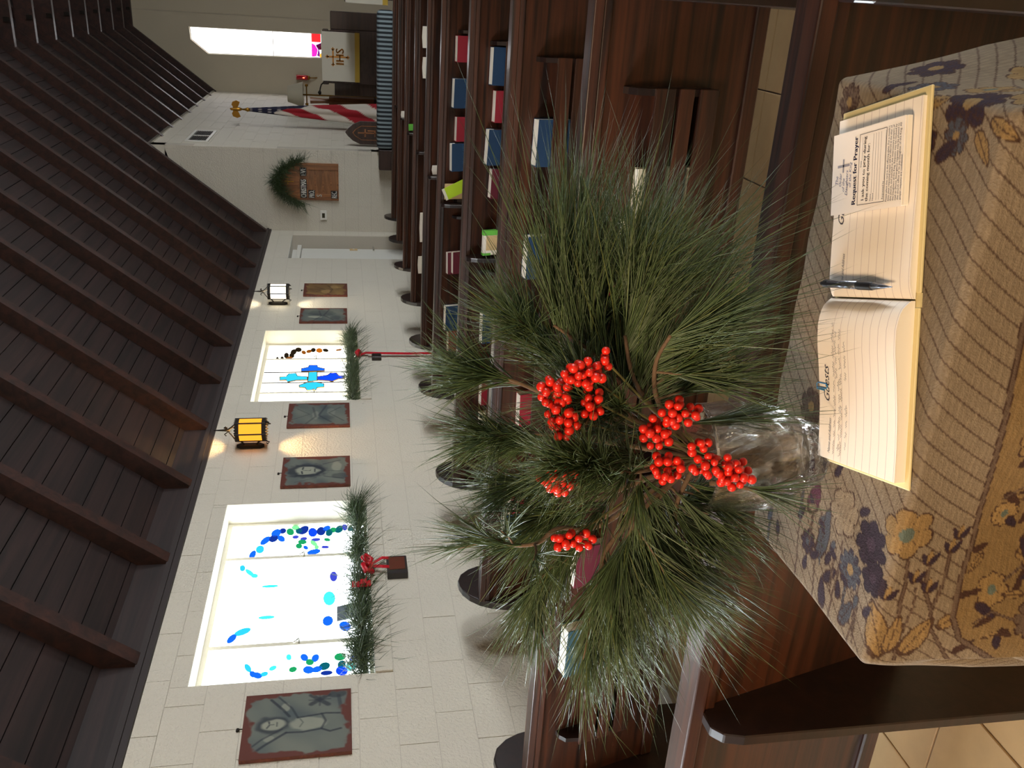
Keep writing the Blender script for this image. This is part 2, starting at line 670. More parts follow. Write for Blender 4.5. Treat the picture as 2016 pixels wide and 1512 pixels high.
MB().prism([(-0.655, 0), (6.8, 0), (5.4, 7.3), (2.2, 10.2), (-0.655, 7.5)], 'y', YA, YA + 0.2).build('plaster_panel', M_PLASTER, wa)
MB().box(-0.668, -0.652, YA + 0.01, YA + 0.2, 0, 7.4).build('seam', M_MORTAR, wa)

# unseen sides that close the building
wr = struct(empty('wall_right'))
RW = [(1.5, 3.4, 1.345, 2.37), (5.2, 7.1, 1.345, 2.37), (9.0, 10.9, 1.345, 2.37)]
m_ = MB()
for (a, b, c, d) in wall_rects(YB, YA + 0.2, FLOOR, WTOP + 0.3, RW):
    m_.box(XR, XR + TH, a, b, c, d)
m_.build('painted_masonry', M_WALL, wr)
wb = struct(MB().prism([(-D - 0.2, FLOOR), (XR + 0.2, FLOOR), (XR + 0.2, 3.0), (2.2, 10.3), (-D - 0.2, 3.0)], 'y', YB - 0.2, YB).build('wall_back', M_PLASTER))

# ceiling -------------------------------------------------------------------
ce = struct(empty('ceiling'))
RIDGE_X = 2.2
sl = math.atan(RSL)
cs, sn = math.cos(sl), math.sin(sl)
RD = 0.21                                   # rafter depth, measured up
nplank = 68
pw = 0.142
for k in range(nplank):
    # plank lies on the rafters; local: x along the slope
    u0, u1 = k * pw + 0.003, (k + 1) * pw - 0.003
    bx, bz = -3.86, raft_z(-3.86) + RD
    pz = 0.002 * math.sin(k * 5.1)
    p = [(bx + u0 * cs - pz * sn, bz + u0 * sn + pz * cs), (bx + u1 * cs - pz * sn, bz + u1 * sn + pz * cs)]
    if p[1][0] > RIDGE_X:
        break
    q = [(p[1][0] - 0.03 * sn, p[1][1] + 0.03 * cs), (p[0][0] - 0.03 * sn, p[0][1] + 0.03 * cs)]
    MB().prism(p + q, 'y', YB, YA + 0.1).build('board', M_BOARD, ce)
m_ = MB().prism([(-3.9, raft_z(-3.9) + RD + 0.05), (RIDGE_X, raft_z(RIDGE_X) + RD + 0.05), (RIDGE_X, raft_z(RIDGE_X) + RD + 0.15), (-3.9, raft_z(-3.9) + RD + 0.2)], 'y', YB, YA + 0.1)
m_.build('roof_deck', M_BOARD, ce)
zr = raft_z(RIDGE_X) + RD
MB().prism([(RIDGE_X, zr), (XR + 0.3, raft_z(-3.9) + RD), (XR + 0.3, raft_z(-3.9) + RD + 0.2), (RIDGE_X, zr + 0.2)], 'y', YB, YA + 0.1).build('roof_deck', M_BOARD, ce)
KX = -1.0
raft_ys = [14.16 - 0.99 * k for k in range(17)] + [15.16, 16.14, 17.13, 18.14, 19.10, 20.11, 21.08, 21.93]
MBr = MB().prism([(-3.6, raft_z(-3.6)), (RIDGE_X, raft_z(RIDGE_X)), (RIDGE_X, raft_z(RIDGE_X) + RD), (-3.6, raft_z(-3.6) + RD)], 'y', -0.05, 0.05)
raft_me = MBr.mesh('rafter', M_RAFT)
raft_me2 = MB().prism([(XC - 0.02, raft_z(XC - 0.02)), (RIDGE_X, raft_z(RIDGE_X)), (RIDGE_X, raft_z(RIDGE_X) + RD), (XC - 0.02, raft_z(XC) + RD)], 'y', -0.05, 0.05).mesh('rafter', M_RAFT)
raft_mer = MB().prism([(RIDGE_X, raft_z(RIDGE_X)), (XR, raft_z(-3.6)), (XR, raft_z(-3.6) + RD), (RIDGE_X, raft_z(RIDGE_X) + RD)], 'y', -0.05, 0.05).mesh('rafter', M_RAFT)
kz = raft_z(KX)
collar_me = MB().box(KX - 0.05, 2 * RIDGE_X - KX, -0.045, 0.045, kz - 0.01, kz + 0.24).mesh('collar_beam', M_RAFT)
bolt_me = MB().box(-0.03, 0.03, -0.065, 0.065, -0.02, 0.06).mesh('bolt_plate', M_BLACK)
for y in raft_ys:
    obj('rafter', raft_me if y < YF else raft_me2, ce, (0, y, 0))
    if y > 1:
        obj('collar_beam', collar_me, ce, (0, y, 0))
        obj('bolt_plate', bolt_me, ce, (KX + 0.35, y, kz + 0.02))

t1 = struct(MB().box(-D - 0.25, -D + 0.02, YB, YF, WTOP, WTOP + 0.035).build('trim_1', M_TRIMD))
MB().box(-D - 0.25, -D + 0.035, YB, YF, WTOP + 0.035, WTOP + 0.07).build('fascia', M_TRIMD, t1)
MB().prism([(-D - 0.25, WTOP + 0.07), (-D + 0.02, WTOP + 0.07), (-D + 0.02, raft_z(-D + 0.02) + RD), (-D - 0.25, raft_z(-D - 0.25) + RD)], 'y', YB, YF).build('blocking', M_BOARD, t1)

# windows -------------------------------------------------------------------
GLASS = {}
for key, rgb, st in (('b', (20, 90, 225), 1.0), ('c', (40, 170, 215), 1.1), ('n', (22, 52, 150), 0.7), ('g', (30, 150, 90), 0.8), ('l', (110, 215, 130), 1.1), ('t', (14, 96, 110), 0.7),
                     ('a', (60, 205, 205), 1.1), ('i', (60, 70, 190), 0.8), ('r', (14, 60, 235), 1.1), ('k', (44, 36, 24), 0.5), ('m', (150, 84, 26), 0.6), ('o', (190, 104, 24), 0.7),
                     ('red', (225, 40, 44), 1.0), ('mag', (200, 40, 170), 1.0), ('vio', (110, 30, 130), 0.8), ('amb', (230, 160, 40), 1.0), ('dkr', (84, 14, 26), 0.5)):
    GLASS[key] = emit('stained_glass_' + key, lin(*rgb), st * 0.42)
GLASS_W = emit('white_glass_in_daylight', (0.86, 0.95, 1.0, 1), WIN_POWER)
GLASS_W2 = emit('cream_glass_in_daylight', (1.0, 0.97, 0.84, 1), WIN_POWER * 0.62)
GLASS_A = emit('altar_glass_in_daylight', (1.0, 0.98, 1.0, 1), ALTAR_POWER)
GLASS_R = emit('unseen_opposite_glass', (0.92, 0.97, 1.0, 1), RIGHT_POWER)
GX = -D - 0.20


def leaf(parent, cy, cz, ey, ez, fy, fz, key, x=GX + 0.012):
    pts = []
    for k in range(12):
        a = 2 * math.pi * k / 12
        ca, sa = math.cos(a), math.sin(a)
        w = 1.45 * abs(sa) ** 1.1 * (1 if sa > 0 else -1)
        pts.append((cy + ey * ca + fy * w, cz + ez * ca + fz * w))
    MB().prism(pts, 'x', x - 0.004, x + 0.003).build('glass_piece', GLASS[key], parent)


def window(name, w, mull, gmat):
    o = struct(empty(name))
    fr = MB()
    fr.box(GX - 0.03, GX + 0.03, w[0], w[0] + 0.035, w[2], w[3])
    fr.box(GX - 0.03, GX + 0.03, w[1] - 0.035, w[1], w[2], w[3])
    fr.box(GX - 0.03, GX + 0.03, w[0] + 0.035, w[1] - 0.035, w[3] - 0.035, w[3])
    fr.box(GX - 0.03, GX + 0.03, w[0] + 0.035, w[1] - 0.035, w[2], w[2] + 0.03)
    fr.build('window_frame', M_REVEAL, o)
    for y in mull:
        MB().box(GX - 0.03, GX + 0.035, y - 0.016, y + 0.016, w[2] + 0.03, w[3] - 0.035).build('mullion', M_REVEAL, o)
        MB().tube([(GX + 0.03, y, 1.80), (GX + 0.07, y, 1.80), (GX + 0.075, y - 0.04, 1.83)], 0.006, 6).build('catch', M_STEEL, o, True)
    edges = [w[1] - 0.035] + list(mull) + [w[0] + 0.035]
    panes = []
    for a, b in zip(edges[:-1], edges[1:]):
        panes.append(MB().box(GX - 0.008, GX, b + 0.014, a - 0.014, w[2] + 0.028, w[3] - 0.033).build('pane', gmat, o))
    return o, panes


LEAVES1=[(0,5.567,2.165,0.044,-0.017,-0.016,-0.011,'b'),(0,5.63,2.119,0.016,-0.027,-0.03,-0.008,'c'),(0,5.741,2.089,0.043,-0.032,-0.021,-0.009,'b'),(0,5.763,2.033,0.019,-0.031,-0.027,-0.007,'n'),(0,5.758,1.977,-0.021,-0.028,-0.023,0.003,'b'),(0,5.834,2.018,0.028,-0.034,-0.03,-0.009,'b'),(0,5.861,1.971,0.006,-0.024,-0.022,-0.003,'n'),(0,5.844,1.916,-0.012,-0.029,-0.029,0.001,'g'),(0,5.896,1.879,-0.002,-0.028,-0.019,-0.001,'l'),(0,5.851,1.853,-0.002,-0.025,-0.026,-0.001,'t'),(0,5.859,1.819,0.036,-0.035,-0.029,-0.01,'n'),(0,5.824,1.752,-0.014,-0.033,-0.039,0.003,'r'),(0,5.834,1.69,0.014,-0.033,-0.036,-0.006,'n'),(0,5.868,1.65,0.017,-0.028,-0.021,-0.004,'b'),(0,5.811,1.63,0.024,-0.024,-0.026,-0.008,'t'),(0,5.845,1.6,-0.002,-0.025,-0.022,-0.0,'g'),(0,5.851,1.556,0.03,-0.03,-0.026,-0.008,'t'),(0,5.872,1.515,-0.002,-0.022,-0.026,0.0,'i'),(0,5.853,1.47,-0.009,-0.022,-0.022,0.002,'t'),(0,5.771,1.874,0.002,-0.023,-0.013,-0.001,'i'),(0,5.741,1.815,0.006,-0.025,-0.014,-0.002,'i'),(0,5.723,1.727,0.003,-0.033,-0.013,-0.001,'i'),(0,5.701,1.823,-0.003,-0.031,-0.018,-0.001,'g'),(0,5.676,1.74,-0.029,-0.026,-0.015,0.004,'l'),(0,5.716,1.644,-0.006,-0.023,-0.012,0.0,'g'),(0,5.65,1.845,-0.002,-0.023,-0.021,-0.001,'g'),(0,5.625,1.796,-0.012,-0.017,-0.013,0.002,'b'),(0,5.622,1.718,0.004,-0.015,-0.017,-0.002,'l'),(0,5.62,1.657,-0.002,-0.027,-0.01,-0.0,'i'),(0,5.565,1.737,0.011,-0.047,-0.02,-0.002,'b'),(1,5.407,2.22,-0.022,-0.016,-0.017,0.007,'c'),(1,5.347,2.165,-0.039,-0.033,-0.013,0.004,'a'),(1,5.309,2.13,-0.002,-0.023,-0.014,-0.001,'a'),(1,5.179,2.018,-0.0,-0.053,-0.008,-0.001,'a'),(1,4.846,2.018,0.001,-0.05,-0.01,-0.001,'a'),(1,5.252,1.595,-0.002,-0.026,-0.038,-0.0,'i'),(1,5.008,1.622,-0.004,-0.04,-0.051,-0.0,'a'),(1,4.772,1.629,0.015,-0.032,-0.031,-0.007,'b'),(1,4.707,1.52,-0.019,-0.037,-0.03,0.005,'b'),(1,4.657,2.214,0.035,-0.024,-0.015,-0.009,'b'),(1,4.716,2.155,0.024,-0.048,-0.018,-0.006,'c'),(2,4.449,1.858,0.02,-0.007,-0.01,-0.01,'a'),(2,4.437,1.766,-0.015,-0.023,-0.018,0.004,'b'),(2,4.424,1.7,0.023,-0.019,-0.016,-0.009,'b'),(2,4.391,1.732,-0.003,-0.024,-0.017,-0.0,'g'),(2,4.42,1.552,0.001,-0.035,-0.022,-0.001,'g'),(2,4.459,1.45,0.012,-0.026,-0.026,-0.006,'t'),(2,4.392,1.455,0.011,-0.038,-0.026,-0.004,'r'),(2,4.347,1.542,0.01,-0.024,-0.023,-0.005,'t'),(2,4.329,1.488,0.013,-0.03,-0.027,-0.006,'a'),(2,4.294,1.542,-0.004,-0.036,-0.026,0.0,'r'),(2,4.324,1.738,-0.003,-0.032,-0.021,-0.001,'b'),(2,4.324,1.687,0.009,-0.03,-0.016,-0.003,'b'),(2,4.346,1.644,0.009,-0.032,-0.021,-0.004,'t'),(2,4.286,1.631,0.001,-0.035,-0.012,-0.001,'n'),(2,4.337,1.829,0.004,-0.023,-0.014,-0.002,'g'),(2,4.377,2.092,-0.032,-0.02,-0.01,0.007,'c'),(2,4.321,2.06,-0.012,-0.019,-0.015,0.002,'b'),(2,4.307,2.032,-0.01,-0.027,-0.016,0.001,'b'),(2,4.314,1.994,0.007,-0.022,-0.011,-0.003,'c'),(2,4.361,1.947,0.01,-0.021,-0.011,-0.003,'a')]
CROSS2=[('c',[(8.807,2.164),(8.815,2.1),(8.889,2.075),(8.897,2.003),(8.82,1.985),(8.798,1.884),(8.714,1.881),(8.708,1.995),(8.666,2.078),(8.721,2.095),(8.714,2.159)]),('r',[(8.794,1.782),(8.838,1.674),(8.895,1.645),(8.893,1.586),(8.815,1.557),(8.813,1.498),(8.738,1.499),(8.731,1.564),(8.668,1.622),(8.688,1.672),(8.71,1.781)]),('c',[(8.921,1.873),(8.928,1.785),(8.692,1.78),(8.667,1.876)]),('b',[(9.021,1.953),(8.943,1.95),(8.955,1.708),(9.014,1.709),(9.055,1.78),(9.115,1.789),(9.118,1.871),(9.058,1.884)]),('c',[(8.58,1.958),(8.526,1.956),(8.514,1.896),(8.443,1.873),(8.448,1.789),(8.51,1.776),(8.525,1.706),(8.607,1.711),(8.655,1.787),(8.649,1.879)])]
LEAVES2=[(0,9.31,2.219,-0.0,-0.016,-0.041,-0.002,'k'),(0,9.319,2.168,-0.0,-0.018,-0.045,-0.003,'k'),(0,9.412,2.127,0.013,-0.026,-0.054,-0.006,'k'),(0,9.41,2.07,-0.014,-0.028,-0.045,0.001,'k'),(0,9.327,2.097,0.026,-0.035,-0.028,-0.004,'m'),(0,9.516,2.056,0.049,-0.029,-0.045,-0.011,'k'),(0,9.584,2.005,-0.001,-0.036,-0.043,-0.002,'k'),(0,9.503,1.944,-0.025,-0.025,-0.032,0.003,'m'),(0,9.534,1.887,0.014,-0.03,-0.03,-0.003,'m'),(0,9.572,1.842,0.006,-0.028,-0.039,-0.002,'k'),(0,9.558,1.775,-0.009,-0.036,-0.043,0.001,'o'),(0,9.563,1.705,-0.017,-0.032,-0.03,0.002,'k'),(0,9.571,1.56,0.012,-0.033,-0.015,-0.001,'m')]
BRANCHES=[([(-0.5292,0.96,1.0494),(-0.4548,0.96,1.1247),(-0.3978,0.99,1.1883),(-0.3414,1.0,1.2299)],(0.9922,0.0,-0.1243),0.19,620,0.15,0.3),([(-0.5292,0.96,1.0494),(-0.443,0.95,1.1361),(-0.3791,0.96,1.2111),(-0.3502,0.97,1.255)],(0.9968,0.0544,-0.0582),0.18,300,0.18,0.4),([(-0.5292,0.96,1.0494),(-0.4409,0.93,1.1235),(-0.3748,0.9,1.1486),(-0.3263,0.87,1.1475)],(0.401,-0.1674,-0.9007),0.13,420,0.18,0.35),([(-0.5292,0.96,1.0494),(-0.4437,1.0,1.1808),(-0.3786,1.03,1.2655)],(0.5566,0.0846,0.8265),0.115,330,0.75,0.65),([(-0.5292,0.96,1.0494),(-0.4791,1.0,1.1975),(-0.44,1.02,1.2961),(-0.4396,1.02,1.3223)],(0.2224,0.1264,0.9667),0.09,260,0.6,0.7),([(-0.5292,0.96,1.0494),(-0.5101,0.99,1.2174),(-0.5086,1.0,1.3185)],(-0.0201,0.0,0.9998),0.085,300,0.8,0.65),([(-0.5292,0.96,1.0494),(-0.6107,0.94,1.1732),(-0.6087,0.93,1.2363),(-0.6286,0.93,1.2611),(-0.6306,0.93,1.2938),(-0.615,0.93,1.3303)],(0.0117,0.0,0.9999),0.085,110,0.8,0.82),([(-0.5292,0.96,1.0494),(-0.6147,0.97,1.1574),(-0.6837,0.96,1.2301),(-0.7077,0.95,1.2511)],(-0.9747,0.0,0.2236),0.11,320,0.38,0.45),([(-0.5292,0.96,1.0494),(-0.628,0.93,1.1605),(-0.6749,0.92,1.1788),(-0.7228,0.91,1.1904)],(-0.9387,-0.0555,-0.3403),0.13,400,0.34,0.45),([(-0.5292,0.96,1.0494),(-0.5833,0.94,1.108),(-0.6388,0.92,1.1281)],(-0.6436,-0.1104,-0.7573),0.14,520,0.4,0.4),([(-0.5292,0.96,1.0494),(-0.5841,0.93,1.1249),(-0.631,0.9,1.1623)],(-0.9318,-0.0845,-0.3531),0.16,420,0.34,0.42),([(-0.5292,0.96,1.0494),(-0.5141,0.9,1.1627),(-0.4784,0.87,1.2249)],(0.2803,-0.3894,0.8774),0.085,520,1.0,0.45),([(-0.5292,0.96,1.0494),(-0.5761,1.0,1.2022),(-0.5863,1.01,1.2822)],(-0.4313,0.1047,0.8961),0.09,330,0.85,0.6),([(-0.5503,0.93,1.0406),(-0.5397,0.9,1.0205),(-0.54,0.89,0.9977)],(-0.1226,-0.0915,-0.9882),0.085,46,0.45,0.6),([(-0.5292,0.96,1.0494),(-0.4246,0.94,1.1481),(-0.3448,0.92,1.1826)],(0.9245,0.0,-0.3811),0.15,360,0.14,0.45),([(-0.5292,0.96,1.0494),(-0.5923,0.94,1.0791),(-0.6177,0.93,1.0651)],(-0.3519,-0.0912,-0.9316),0.09,260,0.5,0.5),([(-0.5292,0.96,1.0494),(-0.4537,0.93,1.1606),(-0.4275,0.92,1.223)],(0.4342,0.0,0.9008),0.09,360,0.95,0.5),([(-0.5292,0.96,1.0494),(-0.5968,0.98,1.1705),(-0.617,0.98,1.2379)],(-0.7121,0.0,0.702),0.11,300,0.7,0.6)]
BERRIES=[((-0.3662,0.86,1.2443),0.0204,0.0132,34),((-0.397,0.88,1.2701),0.0156,0.0156,20),((-0.4257,0.87,1.2607),0.0168,0.0204,24),((-0.498,0.86,1.2627),0.0204,0.0156,34),((-0.5883,0.87,1.2342),0.0228,0.012,30),((-0.4045,0.87,1.2292),0.012,0.018,16),((-0.4207,0.87,1.1222),0.0204,0.0156,20),((-0.4498,0.88,1.1443),0.0204,0.0168,20),((-0.4918,0.87,1.1309),0.0192,0.018,20),((-0.4607,0.86,1.0984),0.0144,0.0084,6),((-0.4855,0.855,1.0777),0.0276,0.0156,26),((-0.4939,0.85,1.0499),0.0204,0.0156,18),((-0.3544,0.87,1.2198),0.0072,0.0096,8)]
w1, panes1 = window('window_1', W1, (5.486, 4.547), GLASS_W)
for (pi, cy, cz, ey, ez, fy, fz, key) in LEAVES1:
    leaf(panes1[pi], cy, cz, ey, ez, fy, fz, key)
w2, panes2 = window('window_2', W2, (9.251, 8.354), GLASS_W2)
for (pi, cy, cz, ey, ez, fy, fz, key) in LEAVES2:
    leaf(panes2[0], cy, cz, ey, ez, fy, fz, key)
for key, pts in CROSS2:
    MB().prism(pts, 'x', GX + 0.008, GX + 0.015).build('glass_piece', GLASS[key], panes2[1])
    MB().tube([(GX + 0.014, p[0], p[1]) for p in pts + [pts[0]]], 0.006, 5).build('lead_came', M_GOLD, panes2[1])
for y in (8.93, 8.655):
    MB().tube([(GX + 0.012, y, W2[2] + 0.03), (GX + 0.012, y, W2[3] - 0.035)], 0.006, 6).build('lead_came', M_BLACK, panes2[1])

# altar window
w3 = struct(empty('window_3'))
MB().prism(AW, 'y', YA + 0.12, YA + 0.13).build('pane', GLASS_A, w3)
m_ = MB()
for a, b in zip(AW, AW[1:] + AW[:1]):
    m_.tube([(a[0], YA + 0.08, a[1]), (b[0], YA + 0.08, b[1])], 0.022, 4)
m_.build('window_frame', M_WHITE, w3)
MB().box(-1.49, -0.94, YA + 0.07, YA + 0.11, 2.97, 2.985).build('glazing_bar', M_STEEL, w3)
for key, pts in (('red', [(-0.96, 1.92), (-0.96, 2.13), (-1.14, 2.13), (-1.14, 1.92)]), ('mag', [(-1.16, 2.13), (-1.46, 2.13), (-1.44, 2.02), (-1.30, 1.99), (-1.2, 2.05)]),
                 ('vio', [(-1.15, 1.92), (-1.2, 2.04), (-1.3, 1.985), (-1.43, 2.01), (-1.46, 1.93), (-1.3, 1.96)]), ('dkr', [(-1.14, 1.91), (-1.3, 1.91), (-1.3, 1.98), (-1.22, 2.03)]), ('amb', [(-1.36, 1.91), (-1.47, 1.91), (-1.47, 1.94), (-1.4, 1.96)])):
    MB().prism(pts, 'y', YA + 0.10, YA + 0.115).build('glass_piece', GLASS[key], w3)
w0 = struct(empty('window_7'))
MB().box(GX - 0.008, GX, W0[0], W0[1], W0[2], W0[3]).build('pane', emit('side_glass_in_daylight', (0.84, 0.93, 1.0, 1), LEFT_POWER), w0)
for y in (0.85, 1.6):
    MB().box(GX - 0.03, GX + 0.035, y - 0.016, y + 0.016, W0[2], W0[3]).build('mullion', M_REVEAL, w0)
# unseen opposite windows to the right, added mostly for their light
for n, (a, b, c, d) in enumerate(RW):
    o = struct(empty('window_%d' % (n + 4)))
    MB().box(XR + 0.15, XR + 0.16, a, b, c, d).build('pane', GLASS_R, o)
    MB().box(XR + 0.12, XR + 0.18, (a + b) / 2 - 0.02, (a + b) / 2 + 0.02, c, d).build('mullion', M_REVEAL, o)
# ================================================================== pews
RY = [1.5726 + 1.4287 * k for k in range(10)]
RY[4] = 7.50
PK = 0.94                        # pew scale; local heights are measured so that the floor is at -0.3936
FZ = -0.3936
XE, XE2 = -3.343, 1.75           # wall-side end and aisle-side end
RAIL_Z = 0.718
ORD = ['first', 'second', 'third', 'fourth', 'fifth', 'sixth', 'seventh', 'eighth', 'ninth', 'tenth']


def back_y(z, off=0.0):
    """rear face of a pew back, relative to the rail"""
    return -0.07 + 0.27 * (0.68 - z) - off


rail_me = MB().box(XE, XE2, -0.088, 0.0, 0.684, RAIL_Z).mesh('rail', M_PEW, False, 0.004, 2)
mould_me = MB().box(XE, XE2, -0.078, -0.050, 0.655, 0.685).mesh('rail_moulding', M_PEW, False, 0.006, 2)
back_me = MB().prism([(back_y(0.66), 0.66), (back_y(0.07), 0.07), (back_y(0.07) + 0.024, 0.07), (back_y(0.66) + 0.024, 0.66)], 'x', XE, XE2).mesh('back_panel', M_PEW)
base_me = MB().prism([(back_y(0.105, 0.012), 0.105), (back_y(0.05, 0.014), 0.05), (back_y(0.05) + 0.03, 0.05), (back_y(0.105) + 0.03, 0.105)], 'x', XE, XE2).mesh('base_rail', M_PEW, False, 0.005)
seat_me = MB().prism([(0.12, 0.135), (0.375, 0.155), (0.385, 0.17), (0.375, 0.185), (0.11, 0.16)], 'x', XE, XE2).mesh('seat', M_PEW)
END = [(0.286, 0.68), (0.255, 0.745), (0.205, 0.798), (0.143, 0.822), (0.095, 0.820), (0.045, 0.805), (-0.016, 0.768), (-0.066, 0.715), (-0.103, 0.645), (-0.125, 0.56), (-0.13, 0.45), (-0.13, FZ), (0.40, FZ), (0.40, 0.34), (0.395, 0.42), (0.37, 0.47), (0.33, 0.52), (0.305, 0.60)]
end_me = MB().prism(END, 'x', XE - 0.045, XE).mesh('end_panel', M_PEWD, False, 0.006, 2)
end_me2 = MB().prism(END, 'x', XE2, XE2 + 0.045).mesh('end_panel', M_PEWD, False, 0.006, 2)
SUP = [(-0.09, 0.690), (-0.135, 0.688), (-0.160, 0.665), (-0.172, 0.62), (-0.178, FZ), (0.37, FZ), (0.37, 0.14), (0.12, 0.135), (back_y(0.30) + 0.024, 0.30), (back_y(0.66), 0.66)]
sup_me = MB().prism(SUP, 'x', -0.014, 0.014).mesh('support', M_PEWD, False, 0.003)
RACKS = [(-3.035, -1.70), (-1.58, -0.235)]
rack_me, slat_me = [], []
for (a, b) in RACKS:
    m_ = MB()
    for x in (a, b - 0.022):
        m_.prism([(back_y(0.585), 0.585), (back_y(0.575, 0.03), 0.575), (back_y(0.55, 0.06), 0.55), (back_y(0.494, 0.078), 0.494), (back_y(0.24, 0.078), 0.24), (back_y(0.24), 0.24)], 'x', x, x + 0.022)
    rack_me.append(m_.prism([(back_y(0.26, 0.078), 0.26), (back_y(0.245, 0.078), 0.245), (back_y(0.245), 0.245), (back_y(0.26), 0.26)], 'x', a, b).mesh('book_rack', M_PEWD))
    ss = []
    for (z0, z1) in ((0.418, 0.494), (0.345, 0.402), (0.250, 0.322)):
        ss.append(MB().prism([(back_y(z1, 0.078), z1), (back_y(z1, 0.094), z1), (back_y(z0, 0.094), z0), (back_y(z0, 0.078), z0)], 'x', a - 0.004, b + 0.004).mesh('slat', M_PEW, False, 0.003, 2))
    slat_me.append(ss)



def place(o):
    o.location = (o.location.x * PK, o.location.y * PK, CAM_H + (o.location.z - CAM_H) * PK)
    o.scale = (PK, PK, PK)
    return o


PEW_LABEL = ['nearest dark wooden pew, its back just beyond the cloth-covered table'] + \
    ['dark wooden pew with slatted book rack, %s from the cloth-covered table' % ORD[k] for k in range(1, 5)] + \
    ['dark wooden pew with plain back, %s from the cloth-covered table' % ORD[k] for k in range(5, 9)] + \
    ['foremost dark wooden pew, right before the striped kneeling cushion']
for k in range(10):
    pw_ = tag(place(empty('pew', (0, RY[k], 0))), PEW_LABEL[k], 'pew', 'rows of pews')
    obj('rail', rail_me, pw_)
    obj('rail_moulding', mould_me, pw_)
    obj('back_panel', back_me, pw_)
    obj('base_rail', base_me, pw_)
    obj('seat', seat_me, pw_)
    obj('end_panel', end_me, pw_)
    obj('end_panel', end_me2, pw_)
    for x in (-1.51 if k == 0 else -1.60, 0.045):
        obj('support', sup_me, pw_, (x, 0, 0))
    if 1 <= k <= 4:
        for i in range(2):
            rk = obj('book_rack', rack_me[i], pw_)
            for s_ in slat_me[i]:
                obj('slat', s_, rk)

# ------------------------------------------------------------------ books in the racks
REC = math.atan(0.27)


def book_meshes(w, h, t, cm, title):
    c = MB()
    c.box(-w / 2, w / 2, -t, -t + 0.004, 0, h)
    c.box(-w / 2, w / 2, -0.004, 0.0, 0, h)
    c.box(-w / 2, -w / 2 + 0.005, -t + 0.004, -0.004, 0, h)
    cov = c.mesh('cover', cm, False, 0.001)
    pag = MB().box(-w / 2 + 0.005, w / 2 - 0.004, -t + 0.004, -0.004, 0.004, h - 0.001).mesh('pages', M_PAGES)
    ti = None
    if title:
        vs, fs = text_mesh('The Hymnal 1982', 0.030, 0, 'CENTER')
        ti = MB().add([(x, -t - 0.0006, 0.66 * h + y) for x, y, z in vs], fs).mesh('title', M_BLUEINK)
    return cov, pag, ti


BK = {'blue': book_meshes(0.226, 0.325, 0.058, M_BLUEC, True), 'red': book_meshes(0.196, 0.30, 0.054, M_REDC, False), 'maroon': book_meshes(0.194, 0.30, 0.05, M_MAROON, False),
      'teal': book_meshes(0.24, 0.32, 0.062, mat('teal_cloth_cover', lin(40, 72, 84), 0.6), True), 'white': book_meshes(0.186, 0.27, 0.03, mat('ivory_cover', lin(206, 196, 170), 0.6), False)}
CNAME = {'blue': 'dark blue hymnal', 'red': 'red cloth prayer book', 'maroon': 'maroon prayer book', 'teal': 'teal-blue hymnal', 'white': 'ivory-covered service book'}
BOOKS = [  # pew index, x centre, top z, colour, how to tell it
    (4, -0.369, 0.606, 'red', 'nearest the middle aisle'), (4, -0.708, 0.622, 'blue', 'second from the middle aisle'), (4, -0.985, 0.590, 'red', 'between two blue hymnals'),
    (4, -1.203, 0.624, 'blue', 'beside the yellow card'), (4, -2.10, 0.626, 'maroon', 'taller of a leaning pair'), (4, -2.085, 0.585, 'maroon', 'lower one of a leaning pair'),
    (4, -2.606, 0.632, 'blue', 'toward the window wall'), (4, -2.82, 0.597, 'red', 'last toward the window wall'),
    (3, -0.384, 0.584, 'blue', 'nearest the middle aisle'), (3, -0.622, 0.553, 'red', 'between two blue hymnals'), (3, -0.878, 0.591, 'blue', 'between red and maroon books'),
    (3, -1.111, 0.553, 'maroon', 'beside the envelope box'), (3, -2.10, 0.567, 'blue', 'half hidden by pine needles'), (3, -2.60, 0.548, 'red', 'half hidden by pine needles'), (3, -2.86, 0.540, 'white', 'last toward the window wall'),
    (2, -0.630, 0.579, 'blue', 'alone above the slats'), (2, -1.20, 0.591, 'blue', 'partly behind pine needles'), (2, -2.06, 0.570, 'red', 'hidden behind the berries'),
    (2, -2.67, 0.585, 'red', 'leaning beside a blue one'), (2, -2.84, 0.614, 'blue', 'last toward the window wall'),
    (1, -0.59, 0.511, 'white', 'nearest the middle aisle'), (1, -0.775, 0.555, 'white', 'second from the middle aisle'), (1, -0.98, 0.594, 'red', 'behind the pine needles'),
    (1, -2.527, 0.612, 'teal', 'leaning alone near the window wall'), (1, -2.10, 0.602, 'maroon', 'behind the pine needles'),
]
for n, (k, x, zt, c, how) in enumerate(BOOKS):
    cov, pag, ti = BK[c]
    hgt = {'blue': 0.325, 'red': 0.30, 'maroon': 0.30, 'teal': 0.32, 'white': 0.27}[c]
    zb = zt - hgt * math.cos(REC)
    off = 0.004 + (0.047 if how.startswith('lower one') else 0)
    o = tag(empty('hymnal' if c in ('blue', 'teal') else 'prayer_book', (x, RY[k] + back_y(zb, off), zb)),
            '%s in the %s pew rack, %s' % (CNAME[c], ORD[k], how), 'book', 'books in the pew racks')
    o.rotation_euler = (REC, random.uniform(-0.03, 0.03), random.uniform(-0.02, 0.02))
    place(o)
    obj('cover', cov, o)
    obj('pages', pag, o)
    if ti:
        obj('title', ti, o)

